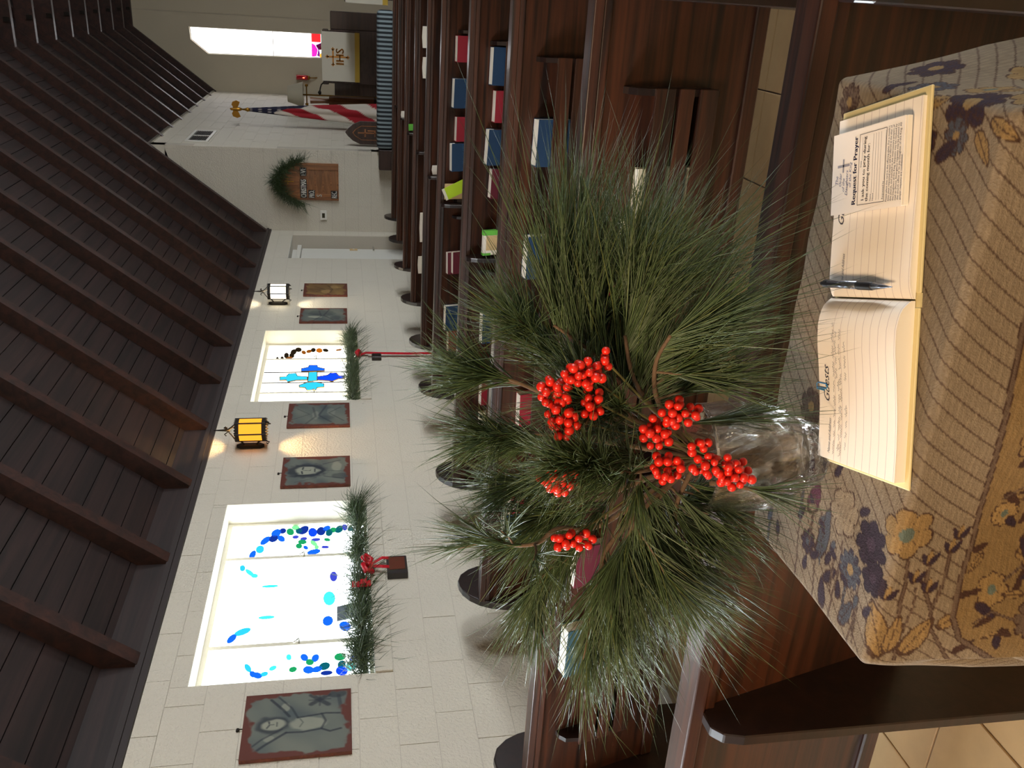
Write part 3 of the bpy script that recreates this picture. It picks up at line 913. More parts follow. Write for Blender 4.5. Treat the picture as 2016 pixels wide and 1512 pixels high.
# cards, envelopes and booklets
M_LIME = mat('lime_card', lin(176, 206, 40), 0.6)
M_TAN = mat('kraft_envelope', lin(206, 178, 130), 0.7)
M_GREEN = mat('green_print', lin(104, 190, 70), 0.6)
yc_ = RY[4] + back_y(0.56, 0.05)
o = tag(MB().box(-0.065, 0.065, -0.002, 0, -0.09, 0.115).build('offering_envelope', M_TAN), 'tan envelope standing behind the lime card, fifth pew', 'envelope')
o.location = (-1.49, yc_ + 0.012, 0.55)
o.rotation_euler = (REC, 0, 0)
place(o)
o = tag(empty('visitor_card', (-1.475, yc_, 0.57)), 'lime-yellow folded card tilted in the holder of the fifth pew', 'card')
o.rotation_euler = (REC, math.radians(-24), 0)
place(o)
MB().box(-0.05, 0.05, -0.004, 0, -0.1, 0.085).build('card_face', M_LIME, o)
MB().box(-0.05, 0.05, -0.002, 0.001, 0.085, 0.108).build('card_flap', mat('pale_card', lin(214, 210, 190), 0.7), o)
MB().lathe([(0.016, -0.0055), (0.016, -0.0045)], 14).xf(Matrix.Rotation(math.radians(90), 4, 'X')).build('round_print', M_INK, o).location = (0.012, -0.0, 0.01)
yb_ = RY[3] + back_y(0.52, 0.05)
o = tag(empty('envelope_box', (-1.487, yb_, 0.44)), 'white envelope box with green edge in the holder of the fourth pew', 'box')
o.rotation_euler = (REC, 0, 0)
place(o)
MB().box(-0.083, 0.083, -0.03, 0, 0, 0.155).build('box_body', M_PAPER, o, bevel=0.002)
MB().box(0.052, 0.084, -0.0312, 0.001, 0.0, 0.156).build('green_band', M_GREEN, o)
MB().box(-0.084, -0.068, -0.0312, 0.001, 0.10, 0.156).build('green_band', M_GREEN, o)
MB().box(-0.05, 0.05, -0.0316, -0.03, 0.03, 0.135).build('tan_window', M_TAN, o)
for (k, x) in ((3, -1.49), (4, -1.49)):
    o = tag(empty('card_holder', (x, RY[k] + back_y(0.5), 0.47)), 'rounded brown wooden cup fixed to the back of the %s pew' % ORD[k], 'holder')
    place(o)
    MB().lathe([(0.075, -0.03), (0.088, 0.0), (0.088, 0.02), (0.075, 0.03)], 20).build('cup', M_PEW, o, True)
    MB().lathe([(0.05, 0.03), (0.05, 0.034)], 16).build('rim_shade_disc', M_BLACK, o)  # solid black disc, stands in for the shade inside the cup
BKL = [(6, -0.516, -0.302, 0.640, 'white booklet in the seventh pew, nearest the middle aisle', 'w'), (6, -0.822, -0.607, 0.632, 'white booklet in the seventh pew, second from the aisle', 'w'),
       (8, -1.60, -1.50, 0.672, 'small white folded slip standing in the ninth pew', 'w'), (7, -1.566, -1.486, 0.672, 'small bright green card standing in the eighth pew', 'g'),
       (6, -2.991, -2.783, 0.640, 'white leaflet leaning in the seventh pew by the window wall', 'w'), (5, -1.579, -1.492, 0.645, 'small white card at the middle of the sixth pew', 'w'), (6, -2.616, -2.274, 0.628, 'flat white leaflet in the seventh pew, mostly behind the next rail', 'w')]
for (k, a, b, zt, lab, c) in BKL:
    o = tag(MB().prism([(a, -0.2), (b, -0.2), (b, 0.0), ((a + b) / 2, 0.006 if c == 'w' else 0), (a, -0.004)], 'y', -0.006, 0.0).build('booklet', M_PAPER if c == 'w' else M_GREEN), lab, 'booklet')
    o.location = (0, RY[k] + back_y(zt, 0.02), zt)
    o.rotation_euler = (REC, 0, 0)
    place(o)

# ================================================================== things on the left wall
M_PLAQ = vc_mat('painted_plaque', 0.6)
M_PLAQW = wood('plaque_wood', lin(88, 40, 26), lin(128, 64, 42), (20, 2, 20), 0.5, 0.1)


def sstep(a, b, x):
    t = np.clip((x - a) / (b - a), 0, 1)
    return t * t * (3 - 2 * t)


def plaque(y0, y1, z0, z1, strokes, blobs, label, seed, warm=False):
    nu, nv = 110, 124
    s, t = np.meshgrid(np.linspace(0, 1, nu), np.linspace(0, 1, nv))     # t runs down
    wob = 0.10 * (vnoise(s * 7, t * 7, seed) - 0.5) + 0.05 * (vnoise(s * 22, t * 22, seed + 3) - 0.5)
    e = np.minimum(np.minimum(s, 1 - s), np.minimum(t, 1 - t)) + wob
    border = np.array(lin(92, 46, 36)[:3])
    inner = np.array(lin(112, 116, 106)[:3]) if not warm else np.array(lin(140, 112, 66)[:3])
    inner2 = np.array(lin(72, 82, 84)[:3]) if not warm else np.array(lin(104, 76, 46)[:3])
    k = sstep(0.055, 0.085, e)[..., None]
    mixn = vnoise(s * 4 + t * 3, t * 5, seed + 9)[..., None]
    c = border * (1 - k) + (inner * mixn + inner2 * (1 - mixn)) * k
    ink = np.array(lin(36, 42, 52)[:3]) if not warm else np.array(lin(66, 44, 26)[:3])
    pale = np.array(lin(150, 152, 136)[:3]) if not warm else np.array(lin(176, 146, 96)[:3])
    for (cx, cy, rx, ry, col, al) in blobs:
        d = np.hypot((s - cx) / rx, (t - cy) / ry) + 0.25 * (vnoise(s * 16, t * 16, seed + 5) - 0.5)
        a = (al * (1 - sstep(0.75, 1.1, d)))[..., None] * k
        c = c * (1 - a) + (ink if col == 'i' else pale) * a
    for pts, w, al in strokes:
        d = poly_dist(s, t, pts)
        a = (al * (1 - sstep(w * 0.5, w * 1.3, d)))[..., None] * k
        c = c * (1 - a) + ink * a
    V = np.stack([np.full(s.size, 0.0255), (y0 + s * (y1 - y0)).ravel(), (z1 - t * (z1 - z0)).ravel()], axis=1)
    o = tag(empty('icon_plaque', (-D, 0, 0)), label, 'plaque', 'painted plaques along the window wall')
    MB().box(0.001, 0.025, y0, y1, z0, z1).build('board', M_PLAQW, o, bevel=0.003)
    obj('painting', np_mesh('painting', V, grid_quads(nu, nv)[:, ::-1], None, M_PLAQ, False, c.reshape(-1, 3)), o)
    MB().tube([(0.0, (y0 + y1) / 2, z1 + 0.028), (0.014, (y0 + y1) / 2, z1 + 0.024)], 0.009, 8).tube([(0.012, (y0 + y1) / 2, z1 + 0.024), (0.012, (y0 + y1) / 2, z1 - 0.005)], 0.003, 6).build('hanger', M_BLACK, o)
    return o


fig = [([(0.03, 0.06), (0.2, 0.22), (0.36, 0.40)], .016, .85), ([(0.09, 0.02), (0.28, 0.18), (0.42, 0.36)], .012, .7), ([(0.61, 0.42), (0.72, 0.36), (0.9, 0.24)], .016, .85), ([(0.58, 0.50), (0.74, 0.44), (0.95, 0.30)], .012, .7),
       ([(0.36, 0.40), (0.35, 0.55), (0.38, 0.72), (0.33, 0.80), (0.36, 0.9)], .014, .85), ([(0.58, 0.50), (0.60, 0.64), (0.62, 0.76), (0.60, 0.92)], .014, .85), ([(0.38, 0.72), (0.5, 0.76), (0.62, 0.72)], .012, .7),
       ([(0.43, 0.52), (0.5, 0.55), (0.56, 0.52)], .008, .5), ([(0.45, 0.22), (0.49, 0.24)], .010, .8), ([(0.52, 0.24), (0.55, 0.235)], .010, .8), ([(0.47, 0.31), (0.53, 0.31)], .008, .7), ([(0.5, 0.24), (0.5, 0.285)], .007, .6),
       ([(0.78, 0.62), (0.92, 0.78)], .03, .8), ([(0.93, 0.62), (0.76, 0.78)], .03, .8), ([(0.85, 0.6), (0.85, 0.8)], .010, .6), ([(0.75, 0.70), (0.95, 0.70)], .010, .6), ([(0.7, 0.9), (0.9, 0.88)], .02, .6)]
plaque(3.455, 3.905, 1.490, 2.045, fig, [(0.50, 0.27, .14, .17, 'i', .8), (0.5, 0.28, .085, .12, 'p', .85), (0.48, 0.60, .11, .18, 'p', .7), (0.28, 0.25, .05, .05, 'p', .5), (0.76, 0.38, .08, .05, 'p', .6), (0.93, 0.86, .07, .1, 'i', .7)],
       'largest grey painted plaque, figure with raised arms, left of the big window', 3)
face = [([(0.40, 0.30), (0.48, 0.29)], .014, .9), ([(0.55, 0.30), (0.62, 0.31)], .014, .9), ([(0.515, 0.31), (0.50, 0.41), (0.53, 0.42)], .008, .7), ([(0.46, 0.48), (0.56, 0.48)], .012, .8), ([(0.33, 0.22), (0.36, 0.5), (0.5, 0.62), (0.66, 0.5), (0.68, 0.22)], .03, .8),
        ([(0.3, 0.62), (0.2, 0.9)], .014, .6), ([(0.72, 0.6), (0.85, 0.85)], .014, .6), ([(0.5, 0.65), (0.45, 0.92)], .01, .5), ([(0.12, 0.2), (0.25, 0.5)], .01, .4)]
plaque(6.155, 6.625, 1.466, 2.0, face, [(0.5, 0.36, .26, .30, 'i', .85), (0.5, 0.37, .15, .19, 'p', .9), (0.62, 0.8, .18, .08, 'p', .5), (0.3, 0.85, .1, .12, 'i', .5)],
       'grey painted plaque with a bearded face, right of the big window', 8)
wave = [([(0.1, 0.3), (0.4, 0.45), (0.8, 0.4)], .02, .5), ([(0.15, 0.7), (0.45, 0.5), (0.9, 0.62)], .02, .6), ([(0.2, 0.9), (0.55, 0.66), (0.8, 0.85)], .015, .5), ([(0.3, 0.1), (0.5, 0.35), (0.75, 0.15)], .015, .4)]
plaque(7.20, 7.675, 1.459, 2.006, wave, [(0.45, 0.45, .2, .06, 'p', .4), (0.6, 0.7, .18, .07, 'p', .3), (0.35, 0.6, .1, .15, 'i', .3)], 'grey painted plaque of swirling drapery, left of the blue cross window', 14)
plaque(9.92, 10.41, 1.458, 2.005, wave[:2], [(0.36, 0.33, .09, .16, 'p', .95), (0.6, 0.45, .25, .3, 'i', .35), (0.3, 0.75, .15, .12, 'i', .4)], 'grey painted plaque with a pale shape, right of the blue cross window', 21)
plaque(10.92, 11.41, 1.448, 1.995, [([(0.5, 0.1), (0.48, 0.5), (0.55, 0.92)], .03, .7), ([(0.3, 0.3), (0.48, 0.5), (0.7, 0.25)], .02, .6), ([(0.2, 0.6), (0.5, 0.66), (0.8, 0.55)], .02, .6)], [(0.35, 0.5, .2, .12, 'p', .5), (0.65, 0.7, .2, .1, 'p', .4)], 'brown painted plaque, farthest one, beyond the far lantern', 27, True)

# lanterns -------------------------------------------------------------------
M_AMBER = emit('amber_glass_lit', lin(255, 156, 44), 0.46)
M_AMBER2 = emit('cream_glass_lit', lin(255, 240, 205), 0.9)
M_HOTSPOT = emit('bulb_lit', lin(255, 225, 120), 4.0)


def lantern(y, glass, label, col, power):
    cx, z0, z1, R = 0.165, 2.165, 2.375, 0.092
    o = tag(empty('wall_lantern', (-D, y, 0)), label, 'lantern', 'wrought iron wall lanterns')
    hexa = [(cx + R * math.cos(math.radians(60 * k + 30)), R * math.sin(math.radians(60 * k + 30))) for k in range(6)]
    for k in range(6):
        a, b = Vector(hexa[k]), Vector(hexa[(k + 1) % 6])
        n = Vector((b - a)).normalized()
        nx = Vector((n.y, -n.x)) * 0.002
        MB().add([(a.x, a.y, z0 + 0.015), (b.x, b.y, z0 + 0.015), (b.x, b.y, z1 - 0.015), (a.x, a.y, z1 - 0.015), (a.x + nx.x, a.y + nx.y, z0 + 0.015), (b.x + nx.x, b.y + nx.y, z0 + 0.015), (b.x + nx.x, b.y + nx.y, z1 - 0.015), (a.x + nx.x, a.y + nx.y, z1 - 0.015)],
                 [(0, 1, 2, 3), (4, 7, 6, 5), (0, 4, 5, 1), (3, 2, 6, 7), (0, 3, 7, 4), (1, 5, 6, 2)]).build('glass_panel', glass, o)
        MB().tube([(a.x, a.y, z0 - 0.02), (a.x, a.y, z1 + 0.02)], 0.007, 6).build('corner_bar', M_BLACK, o)
    for (zz, nm, h) in ((z1, 'upper_band', 0.03), (z0, 'lower_band', 0.03)):
        m_ = MB()
        for k in range(6):
            a, b = hexa[k], hexa[(k + 1) % 6]
            for j in range(4):
                t0, t1_ = j / 4, (j + 1) / 4
                p0 = (cx + (a[0] + (b[0] - a[0]) * t0 - cx) * 1.04, (a[1] + (b[1] - a[1]) * t0) * 1.04)
                p1 = (cx + (a[0] + (b[0] - a[0]) * t1_ - cx) * 1.04, (a[1] + (b[1] - a[1]) * t1_) * 1.04)
                e = 0.012 if zz == z1 else -0.016
                pm = ((p0[0] + p1[0]) / 2, (p0[1] + p1[1]) / 2)
                m_.add([(p0[0], p0[1], zz - h / 2), (p1[0], p1[1], zz - h / 2), (p1[0], p1[1], zz + h / 2), (p0[0], p0[1], zz + h / 2), (pm[0], pm[1], zz + (h / 2 + e if e > 0 else -h / 2 + e))], [(0, 1, 2, 3), (3, 2, 4) if e > 0 else (1, 0, 4)])
        m_.build(nm, M_BLACK, o)
    for k in range(3):
        a = math.radians(120 * k + 90)
        MB().tube([(cx + R * math.cos(a), R * math.sin(a), z1 + 0.01), (cx + 0.045 * math.cos(a), 0.045 * math.sin(a), z1 + 0.045), (cx + 0.012 * math.cos(a), 0.012 * math.sin(a), z1 + 0.075), (cx + 0.035 * math.cos(a), 0.035 * math.sin(a), z1 + 0.105), (cx + 0.048 * math.cos(a), 0.048 * math.sin(a), z1 + 0.09)], 0.0055, 6).build('scroll', M_BLACK, o)
        MB().tube([(cx + R * math.cos(a), R * math.sin(a), z0 - 0.01), (cx + 1.15 * R * math.cos(a), 1.15 * R * math.sin(a), z0 - 0.045), (cx + 1.3 * R * math.cos(a), 1.3 * R * math.sin(a), z0 - 0.03), (cx + 1.2 * R * math.cos(a), 1.2 * R * math.sin(a), z0 - 0.02)], 0.0055, 6).build('scroll', M_BLACK, o)
    MB().tube([(cx, 0, z1 + 0.06), (cx, 0, z1 + 0.13), (cx, 0, z1 + 0.19)], [0.014, 0.008, 0.004], 8).build('finial', M_BLACK, o, True)
    MB().prism([(-0.03, 2.20), (0, 2.165), (0.03, 2.20), (0.03, 2.36), (0, 2.395), (-0.03, 2.36)], 'x', 0.0, 0.03).build('wall_plate', M_BLACK, o, bevel=0.004)
    for zz in (2.235, 2.325):
        MB().tube([(0.02, 0, zz), (0.05, 0, zz + (0.02 if zz > 2.3 else -0.02)), (cx - R + 0.008, 0, z1 if zz > 2.3 else z0)], 0.007, 6).build('arm', M_BLACK, o)
    lm = lamp('lantern_bulb', 'POINT', (0, 0, 0), power, col, 0.03)
    lm.parent = o
    lm.location = (cx, 0, 2.27)


lantern(6.87, M_AMBER, 'amber-glowing iron lantern on the wall between the two windows', (1.0, 0.62, 0.25), 7.0)
lantern(10.62, M_AMBER2, 'pale cream-glowing iron lantern on the wall beyond the cross window', (1.0, 0.86, 0.62), 5.0)


# garlands on the sills --------------------------------------------------------
def garland(w, label, seed, n):
    o = tag(empty('pine_garland', (-D, 0, 0)), label, 'garland', 'pine garlands on the window sills')
    rg = np.random.default_rng(seed)
    ys = np.linspace(w[0] + 0.1, w[1] - 0.02, 14)
    pts = [(-0.07 + 0.05 * math.sin(i * 2.1), float(y), w[2] + 0.05 + 0.03 * math.sin(i * 1.7)) for i, y in enumerate(ys)]
    MB().tube(pts, 0.008, 6).build('stem', M_STEM, o, True)
    cen = np.array([0.10, 0.28, 0.46, 0.70, 0.93])[rg.integers(0, 5, n)] + rg.normal(size=n) * 0.055
    cen = np.clip(cen, 0.03, 0.985)
    yy = w[0] + cen * (w[1] - w[0])
    P = np.stack([-0.06 + rg.normal(size=n) * 0.03, yy, w[2] + 0.05 + np.abs(rg.normal(size=n)) * 0.03], axis=1)
    Dd = rg.normal(size=(n, 3)) * np.array([0.5, 0.8, 0.55]) + np.array([0.28, 0.25, 0.30])
    Dd /= np.linalg.norm(Dd, axis=1)[:, None]
    L = rg.uniform(0.09, 0.24, n)
    bend = np.array([0.10, 0, -0.40]) * rg.uniform(0.2, 1.5, (n, 1)) + rg.normal(size=(n, 3)) * 0.08
    stuff(needles('needles', P, Dd, L, bend, 0.0048, M_NEEDLE, o))
    return o


garland(W1, 'green pine garland on the sill of the big bright window', 5, 2600)
garland(W2, 'green pine garland on the sill of the blue cross window', 6, 2200)


def ribbon_strip(m_, pts, w, n):
    """flat band through the points, w wide along the wall (y)"""
    vs = []
    for p in pts:
        vs += [(p[0], p[1] - w / 2, p[2]), (p[0], p[1] + w / 2, p[2]), (p[0] - 0.003, p[1] - w / 2, p[2]), (p[0] - 0.003, p[1] + w / 2, p[2])]
    fs = []
    for i in range(len(pts) - 1):
        b = i * 4
        fs += [(b, b + 1, b + 5, b + 4), (b + 2, b + 6, b + 7, b + 3), (b, b + 4, b + 6, b + 2), (b + 1, b + 3, b + 7, b + 5)]
    m_.add(vs, fs)


o = tag(empty('ribbon_bow', (-D, 5.02, 1.36)), 'red ribbon bow with short tails under the big window', 'ribbon', 'red ribbons on the garlands')
for sgn in (-1, 1):
    MB().tube([(0.05, 0, 0.0), (0.09, sgn * 0.045, 0.035), (0.07, sgn * 0.085, 0.02), (0.05, sgn * 0.07, -0.02), (0.05, 0, 0)], [0.012, 0.02, 0.02, 0.018, 0.012], 8).build('loop', M_RIBBON, o, True)
    m_ = MB()
    ribbon_strip(m_, [(0.05, 0, 0), (0.06, sgn * 0.05 + 0.02, -0.09), (0.045, sgn * 0.05 + 0.03, -0.17), (0.04, sgn * 0.045 + 0.03, -0.25)], 0.03, 4)
    m_.build('tail', M_RIBBON, o)
MB().lathe([(0.004, -0.02), (0.022, -0.01), (0.022, 0.012), (0.004, 0.022)], 12, (0.055, 0)).build('knot', M_RIBBON, o, True)
m_ = MB()
ribbon_strip(m_, [(0.04, -0.16, 0.06), (0.04, -0.15, 0.02), (0.045, -0.03, 0.01)], 0.05, 3)
m_.box(0.02, 0.026, -0.19, -0.13, -0.01, 0.11)
m_.build('side_loop', M_RIBBON, o)
o = tag(empty('glass_square', (-D - 0.10, 4.78, 1.356)), 'small grey square of glass leaning on the big window sill', 'glass')
o.rotation_euler = (0, math.radians(-12), 0)
MB().box(-0.004, 0.004, -0.075, 0.075, 0.0, 0.22).build('plate', mat('grey_glass', lin(112, 122, 134), 0.2), o, bevel=0.002)
MB().box(-0.006, 0.006, -0.075, 0.075, 0.0, 0.012).build('edge_strip', M_STEEL, o)
o = tag(empty('wood_box', (-D, 5.02, 1.17)), 'small dark wooden box on the wall below the red bow', 'box')
MB().box(0.0, 0.05, -0.1, 0.1, -0.065, 0.07).build('box_body', M_PEWD, o, bevel=0.004)
MB().box(0.05, 0.053, -0.06, 0.08, -0.05, 0.055).build('front_plate', mat('copper_plate', lin(110, 52, 32), 0.35, 0.5), o)
o = tag(empty('ribbon_streamer', (-D, 8.88, 1.33)), 'long red ribbon hanging down from the cross window sill', 'ribbon', 'red ribbons on the garlands')
m_ = MB()
ribbon_strip(m_, [(0.03, 0, 0.0), (0.05, 0.0, -0.06), (0.04, 0.01, -0.2), (0.035, 0.005, -0.5), (0.04, 0.0, -0.85)], 0.055, 5)
m_.build('band', M_RIBBON, o)
MB().tube([(0.03, -0.06, 0.02), (0.06, -0.02, 0.04), (0.06, 0.03, 0.02), (0.03, 0.05, 0.0)], 0.022, 8).build('knot', M_RIBBON, o, True)
o = tag(empty('wood_box', (-D, 8.80, 1.165)), 'small dark wooden box beside the long red ribbon', 'box')
MB().box(0.0, 0.045, -0.03, 0.07, -0.05, 0.05).build('box_body', M_PEWD, o, bevel=0.004)
MB().box(0.045, 0.048, -0.02, 0.06, -0.04, 0.04).build('front_plate', M_BLACK, o)
o = tag(empty('light_switch', (-D - 0.18, DOOR[1] - 0.055, 1.33)), 'beige switch plate beside the white door', 'switch')
MB().box(-0.004, 0.006, -0.045, 0.045, -0.06, 0.06).build('plate', M_TAN, o, bevel=0.002)
MB().box(0.006, 0.014, -0.01, 0.01, -0.015, 0.015).build('toggle', M_PAPER, o)
o.location = (-D - 0.19, 13.9, 1.33)

# ================================================================== things on the front wall and in the chancel
# hymn board
hb = tag(empty('hymn_board', (-2.775, YF, 1.548)), 'oak hymn board with white letter strips on the front wall', 'board')
w2_ = 0.285
MB().box(-w2_, w2_, -0.03, -0.002, 0, 0.66).build('back_board', wood('hymn_board_wood', lin(112, 72, 44), lin(150, 100, 62), (3, 20, 20), 0.5, 0.1), hb)
for x in (-w2_, w2_ - 0.10):
    MB().box(x, x + 0.10, -0.04, -0.03, 0.02, 0.64).build('side_stile', M_OAK, hb, bevel=0.003)
for z in (0.0, 0.105, 0.225, 0.345, 0.465, 0.60):
    MB().box(-w2_, w2_, -0.045, -0.03, z, z + 0.022).build('slot_rail', M_OAK, hb)
MB().prism([(-w2_, 0.62), (w2_, 0.62), (w2_, 0.70), (0.20, 0.83), (0.0, 0.90), (-0.20, 0.83), (-w2_, 0.70)], 'y', -0.035, -0.003).build('arched_top', M_OAK, hb)
MB().box(-0.008, 0.008, -0.042, -0.035, 0.68, 0.82).box(-0.05, 0.05, -0.042, -0.035, 0.765, 0.78).build('cross', M_GOLD, hb)
M_STRIP = mat('black_letter_strip', lin(24, 24, 26), 0.5)
M_LETTER = mat('white_letter', lin(230, 228, 220), 0.6)
for (t_, x, z, wd, sp) in (('CHRISTMAS', -0.25, 0.497, 0.29, 1.0), ('EVE', 0.09, 0.497, 0.13, 1.0), ('PRO.', -0.25, 0.375, 0.125, 1.0), ('S', -0.235, 0.26, 0.0, 1.0), ('REC.', -0.25, 0.03, 0.12, 1.0)):
    vs, fs = text_mesh(t_, 0.115)
    xs = [v[0] for v in vs]
    k = (wd - 0.015) / (max(xs) - min(xs)) if wd else 0.75
    if wd:
        MB().box(x, x + wd, -0.050, -0.046, z - 0.012, z + 0.09).build('letter_strip', M_STRIP, hb)
    MB().add(*bolden([(x + 0.008 + (a - min(xs)) * k, -0.0515, z + b) for a, b, c in vs], fs, 0.004)).build('lettering', M_LETTER, hb)
g = tag(empty('pine_swag', (-2.775, YF - 0.06, 2.40)), 'dark pine swag draped over the top of the hymn board', 'garland')
rg = np.random.default_rng(9)
n = 1100
t_ = rg.uniform(-1, 1, n)
P = np.stack([t_ * 0.34, -np.abs(rg.normal(size=n)) * 0.02, 0.10 - 0.42 * t_ ** 2 + rg.normal(size=n) * 0.03], axis=1)
Dd = np.stack([t_ * 0.6 + rg.normal(size=n) * 0.5, -0.05 - np.abs(rg.normal(size=n)) * 0.4, rg.normal(size=n) * 0.6 + 0.1], axis=1)
Dd /= np.linalg.norm(Dd, axis=1)[:, None]
stuff(needles('needles', P, Dd, rg.uniform(0.09, 0.22, n), np.array([0, 0, -0.25]) * rg.uniform(0.2, 1.4, (n, 1)), 0.006, M_NEEDLE, g))
MB().tube([(-0.34, 0, -0.3), (-0.2, 0, -0.03), (0, 0, 0.1), (0.2, 0, -0.03), (0.34, 0, -0.3)], 0.01, 6).build('stem', M_STEM, g, True)

o = tag(empty('thermostat', (-3.30, YF, 1.79)), 'white thermostat with dark display left of the hymn board', 'thermostat')
MB().box(-0.075, 0.075, -0.03, 0, -0.05, 0.05).build('case', M_WHITE, o, bevel=0.008, segs=2)
MB().box(-0.04, 0.035, -0.033, -0.03, -0.022, 0.022).build('display', mat('dark_display', lin(60, 58, 46), 0.2), o)

# vent in the chancel wall
o = tag(empty('wall_vent', (XC, 15.24, 3.69)), 'white louvred vent high on the chancel wall', 'vent')
m_ = MB()
for (a, b, c, d) in ((-0.56, 0.56, 0.13, 0.17), (-0.56, 0.56, -0.17, -0.13), (-0.56, -0.52, -0.13, 0.13), (0.52, 0.56, -0.13, 0.13), (-0.015, 0.015, -0.13, 0.13)):
    m_.box(0.002, 0.02, a, b, c, d)
m_.build('vent_frame', M_WHITE, o)
MB().box(0.001, 0.004, -0.52, 0.52, -0.13, 0.13).build('vent_back', M_BLACK, o)
sl_me = MB().box(0.004, 0.014, -0.52, 0.52, -0.006, 0.006).mesh('slat', M_TRIMD)
for k in range(9):
    obj('slat', sl_me, o, (0, 0, -0.108 + k * 0.027))



def nearer(o, k):
    o.location = (o.location.x * k, o.location.y * k, CAM_H + (o.location.z - CAM_H) * k)
    o.scale = (k, k, k)
    return o


# striped kneeling cushion on its dark bench
M_BENCH = wood('bench_wood', lin(34, 20, 17), lin(60, 38, 32), (1, 20, 20), 0.45, 0.1)
o = nearer(tag(empty('kneeling_bench', (0, 15.6, 0)), 'dark low wooden bench beneath the striped cushion', 'bench'), 0.90)
MB().box(-2.81, -0.25, 0.02, 0.28, 0.50, 0.62).build('bench_top', M_BENCH, o, bevel=0.01)
MB().box(-2.81, -2.47, 0.02, 0.28, 0.62, 0.865).build('end_block', M_BENCH, o, bevel=0.012)
for x in (-2.78, -1.6, -0.34):
    MB().box(x, x + 0.06, 0.06, 0.24, -0.477, 0.50).build('leg', M_BENCH, o)


def stripe_mat():
    m, nt, p = new_mat('striped_ticking')
    g_ = nt.nodes.new('ShaderNodeNewGeometry')
    sx = nt.nodes.new('ShaderNodeSeparateXYZ')
    nt.links.new(g_.outputs['Position'], sx.inputs[0])
    ml = nt.nodes.new('ShaderNodeMath')
    ml.operation = 'MULTIPLY'
    ml.inputs[1].default_value = 1 / 0.062
    nt.links.new(sx.outputs[0], ml.inputs[0])
    fr = nt.nodes.new('ShaderNodeMath')
    fr.operation = 'FRACT'
    nt.links.new(ml.outputs[0], fr.inputs[0])
    cr = nt.nodes.new('ShaderNodeValToRGB')
    cr.color_ramp.interpolation = 'CONSTANT'
    cr.color_ramp.elements[0].color = lin(28, 34, 40)
    cr.color_ramp.elements[1].position = 0.52
    cr.color_ramp.elements[1].color = lin(136, 150, 156)
    nt.links.new(fr.outputs[0], cr.inputs[0])
    nt.links.new(cr.outputs[0], p.inputs['Base Color'])
    p.inputs['Roughness'].default_value = 0.8
    return m


cu = tag(MB().box(-2.46, -0.26, 15.60, 15.89, 0.622, 0.90).build('striped_cushion', stripe_mat(), None, True, 0.07, 4), 'long cushion striped dark blue and pale grey before the lectern', 'cushion')
nearer(cu, 0.90)

# gothic carved seat end
o = nearer(tag(empty('carved_seat_end', (-2.335, 16.6, 0)), 'dark gothic-arched seat end carved with a shield and cross', 'seat'), 0.888)
arch = [(-0.20, -0.19), (0.20, -0.19), (0.20, 1.16), (0.14, 1.29), (0.06, 1.38), (0, 1.425), (-0.06, 1.38), (-0.14, 1.29), (-0.20, 1.16)]
MB().prism(arch, 'y', 0, 0.06).build('panel', M_BENCH, o, bevel=0.008)
ins = [(-0.12, 0.82), (0.12, 0.82), (0.12, 1.14), (0.06, 1.24), (0, 1.29), (-0.06, 1.24), (-0.12, 1.14)]
m_ = MB()
for a, b in zip(ins, ins[1:] + ins[:1]):
    m_.tube([(a[0], -0.004, a[1]), (b[0], -0.004, b[1])], 0.008, 4)
m_.build('carved_border', M_OAK, o)
MB().box(-0.012, 0.012, -0.01, 0, 0.88, 1.2).box(-0.07, 0.07, -0.01, 0, 1.06, 1.085).box(0.03, 0.05, -0.01, 0, 0.9, 1.03).box(-0.06, 0.05, -0.01, 0, 0.89, 0.91).build('carved_cross', M_OAK, o)
MB().box(-0.2, 0.2, 0.06, 0.5, 0.40, 0.46).build('seat', M_BENCH, o)

# flag
fo = tag(empty('flag', (-2.12, 17.5, 0)), 'furled stars-and-stripes flag with gold eagle by the chancel wall', 'flag')
nearer(fo, 0.94)
MB().tube([(0, 0, -0.095), (0.0, 0, 3.2)], 0.016, 8).build('pole', M_OAK, fo, True)
MB().lathe([(0.14, -0.095), (0.14, -0.06), (0.03, -0.03)], 16).build('stand', M_GOLD, fo, True)
nu, nv = 64, 90
aa, tt = np.meshgrid(np.linspace(0, 2 * math.pi, nu), np.linspace(0, 1, nv))
rad = 0.03 + 0.16 * tt ** 0.9
pl = 1 + 0.22 * np.sin(aa * 5 + tt * 2.0) * np.minimum(1, tt * 3)
X = rad * pl * np.cos(aa) - 0.02 * tt
Yv = rad * pl * np.sin(aa) * 0.6
Zv = 3.16 - 2.5 * tt
red, whi, nav = np.array(lin(150, 24, 36)[:3]), np.array(lin(200, 190, 178)[:3]), np.array(lin(26, 26, 52)[:3])
sp = np.sin(aa * 2.0 + tt * 16.0 - 1.0)
c = np.where((sp > 0)[..., None], red, whi)
canton = (tt < 0.34 + 0.16 * np.sin(aa + 0.6))
c = np.where(canton[..., None], nav, c)
star = canton & (((np.sin(aa * 9) > 0.72) & (np.sin(tt * 95) > 0.55)))
c = np.where(star[..., None], whi * 1.05, c)
V = np.stack([X.ravel(), Yv.ravel(), Zv.ravel()], axis=1)
obj('cloth', np_mesh('cloth', V, grid_quads(nu, nv), None, vc_mat('flag_cloth', 0.7), True, c.reshape(-1, 3)), fo)
MB().tube([(0, 0, 3.12), (0, 0, 3.17), (0, 0, 3.22), (0, 0, 3.28)], [0.02, 0.04, 0.02, 0.012], 10).build('pole_cap', M_GOLD, fo, True)
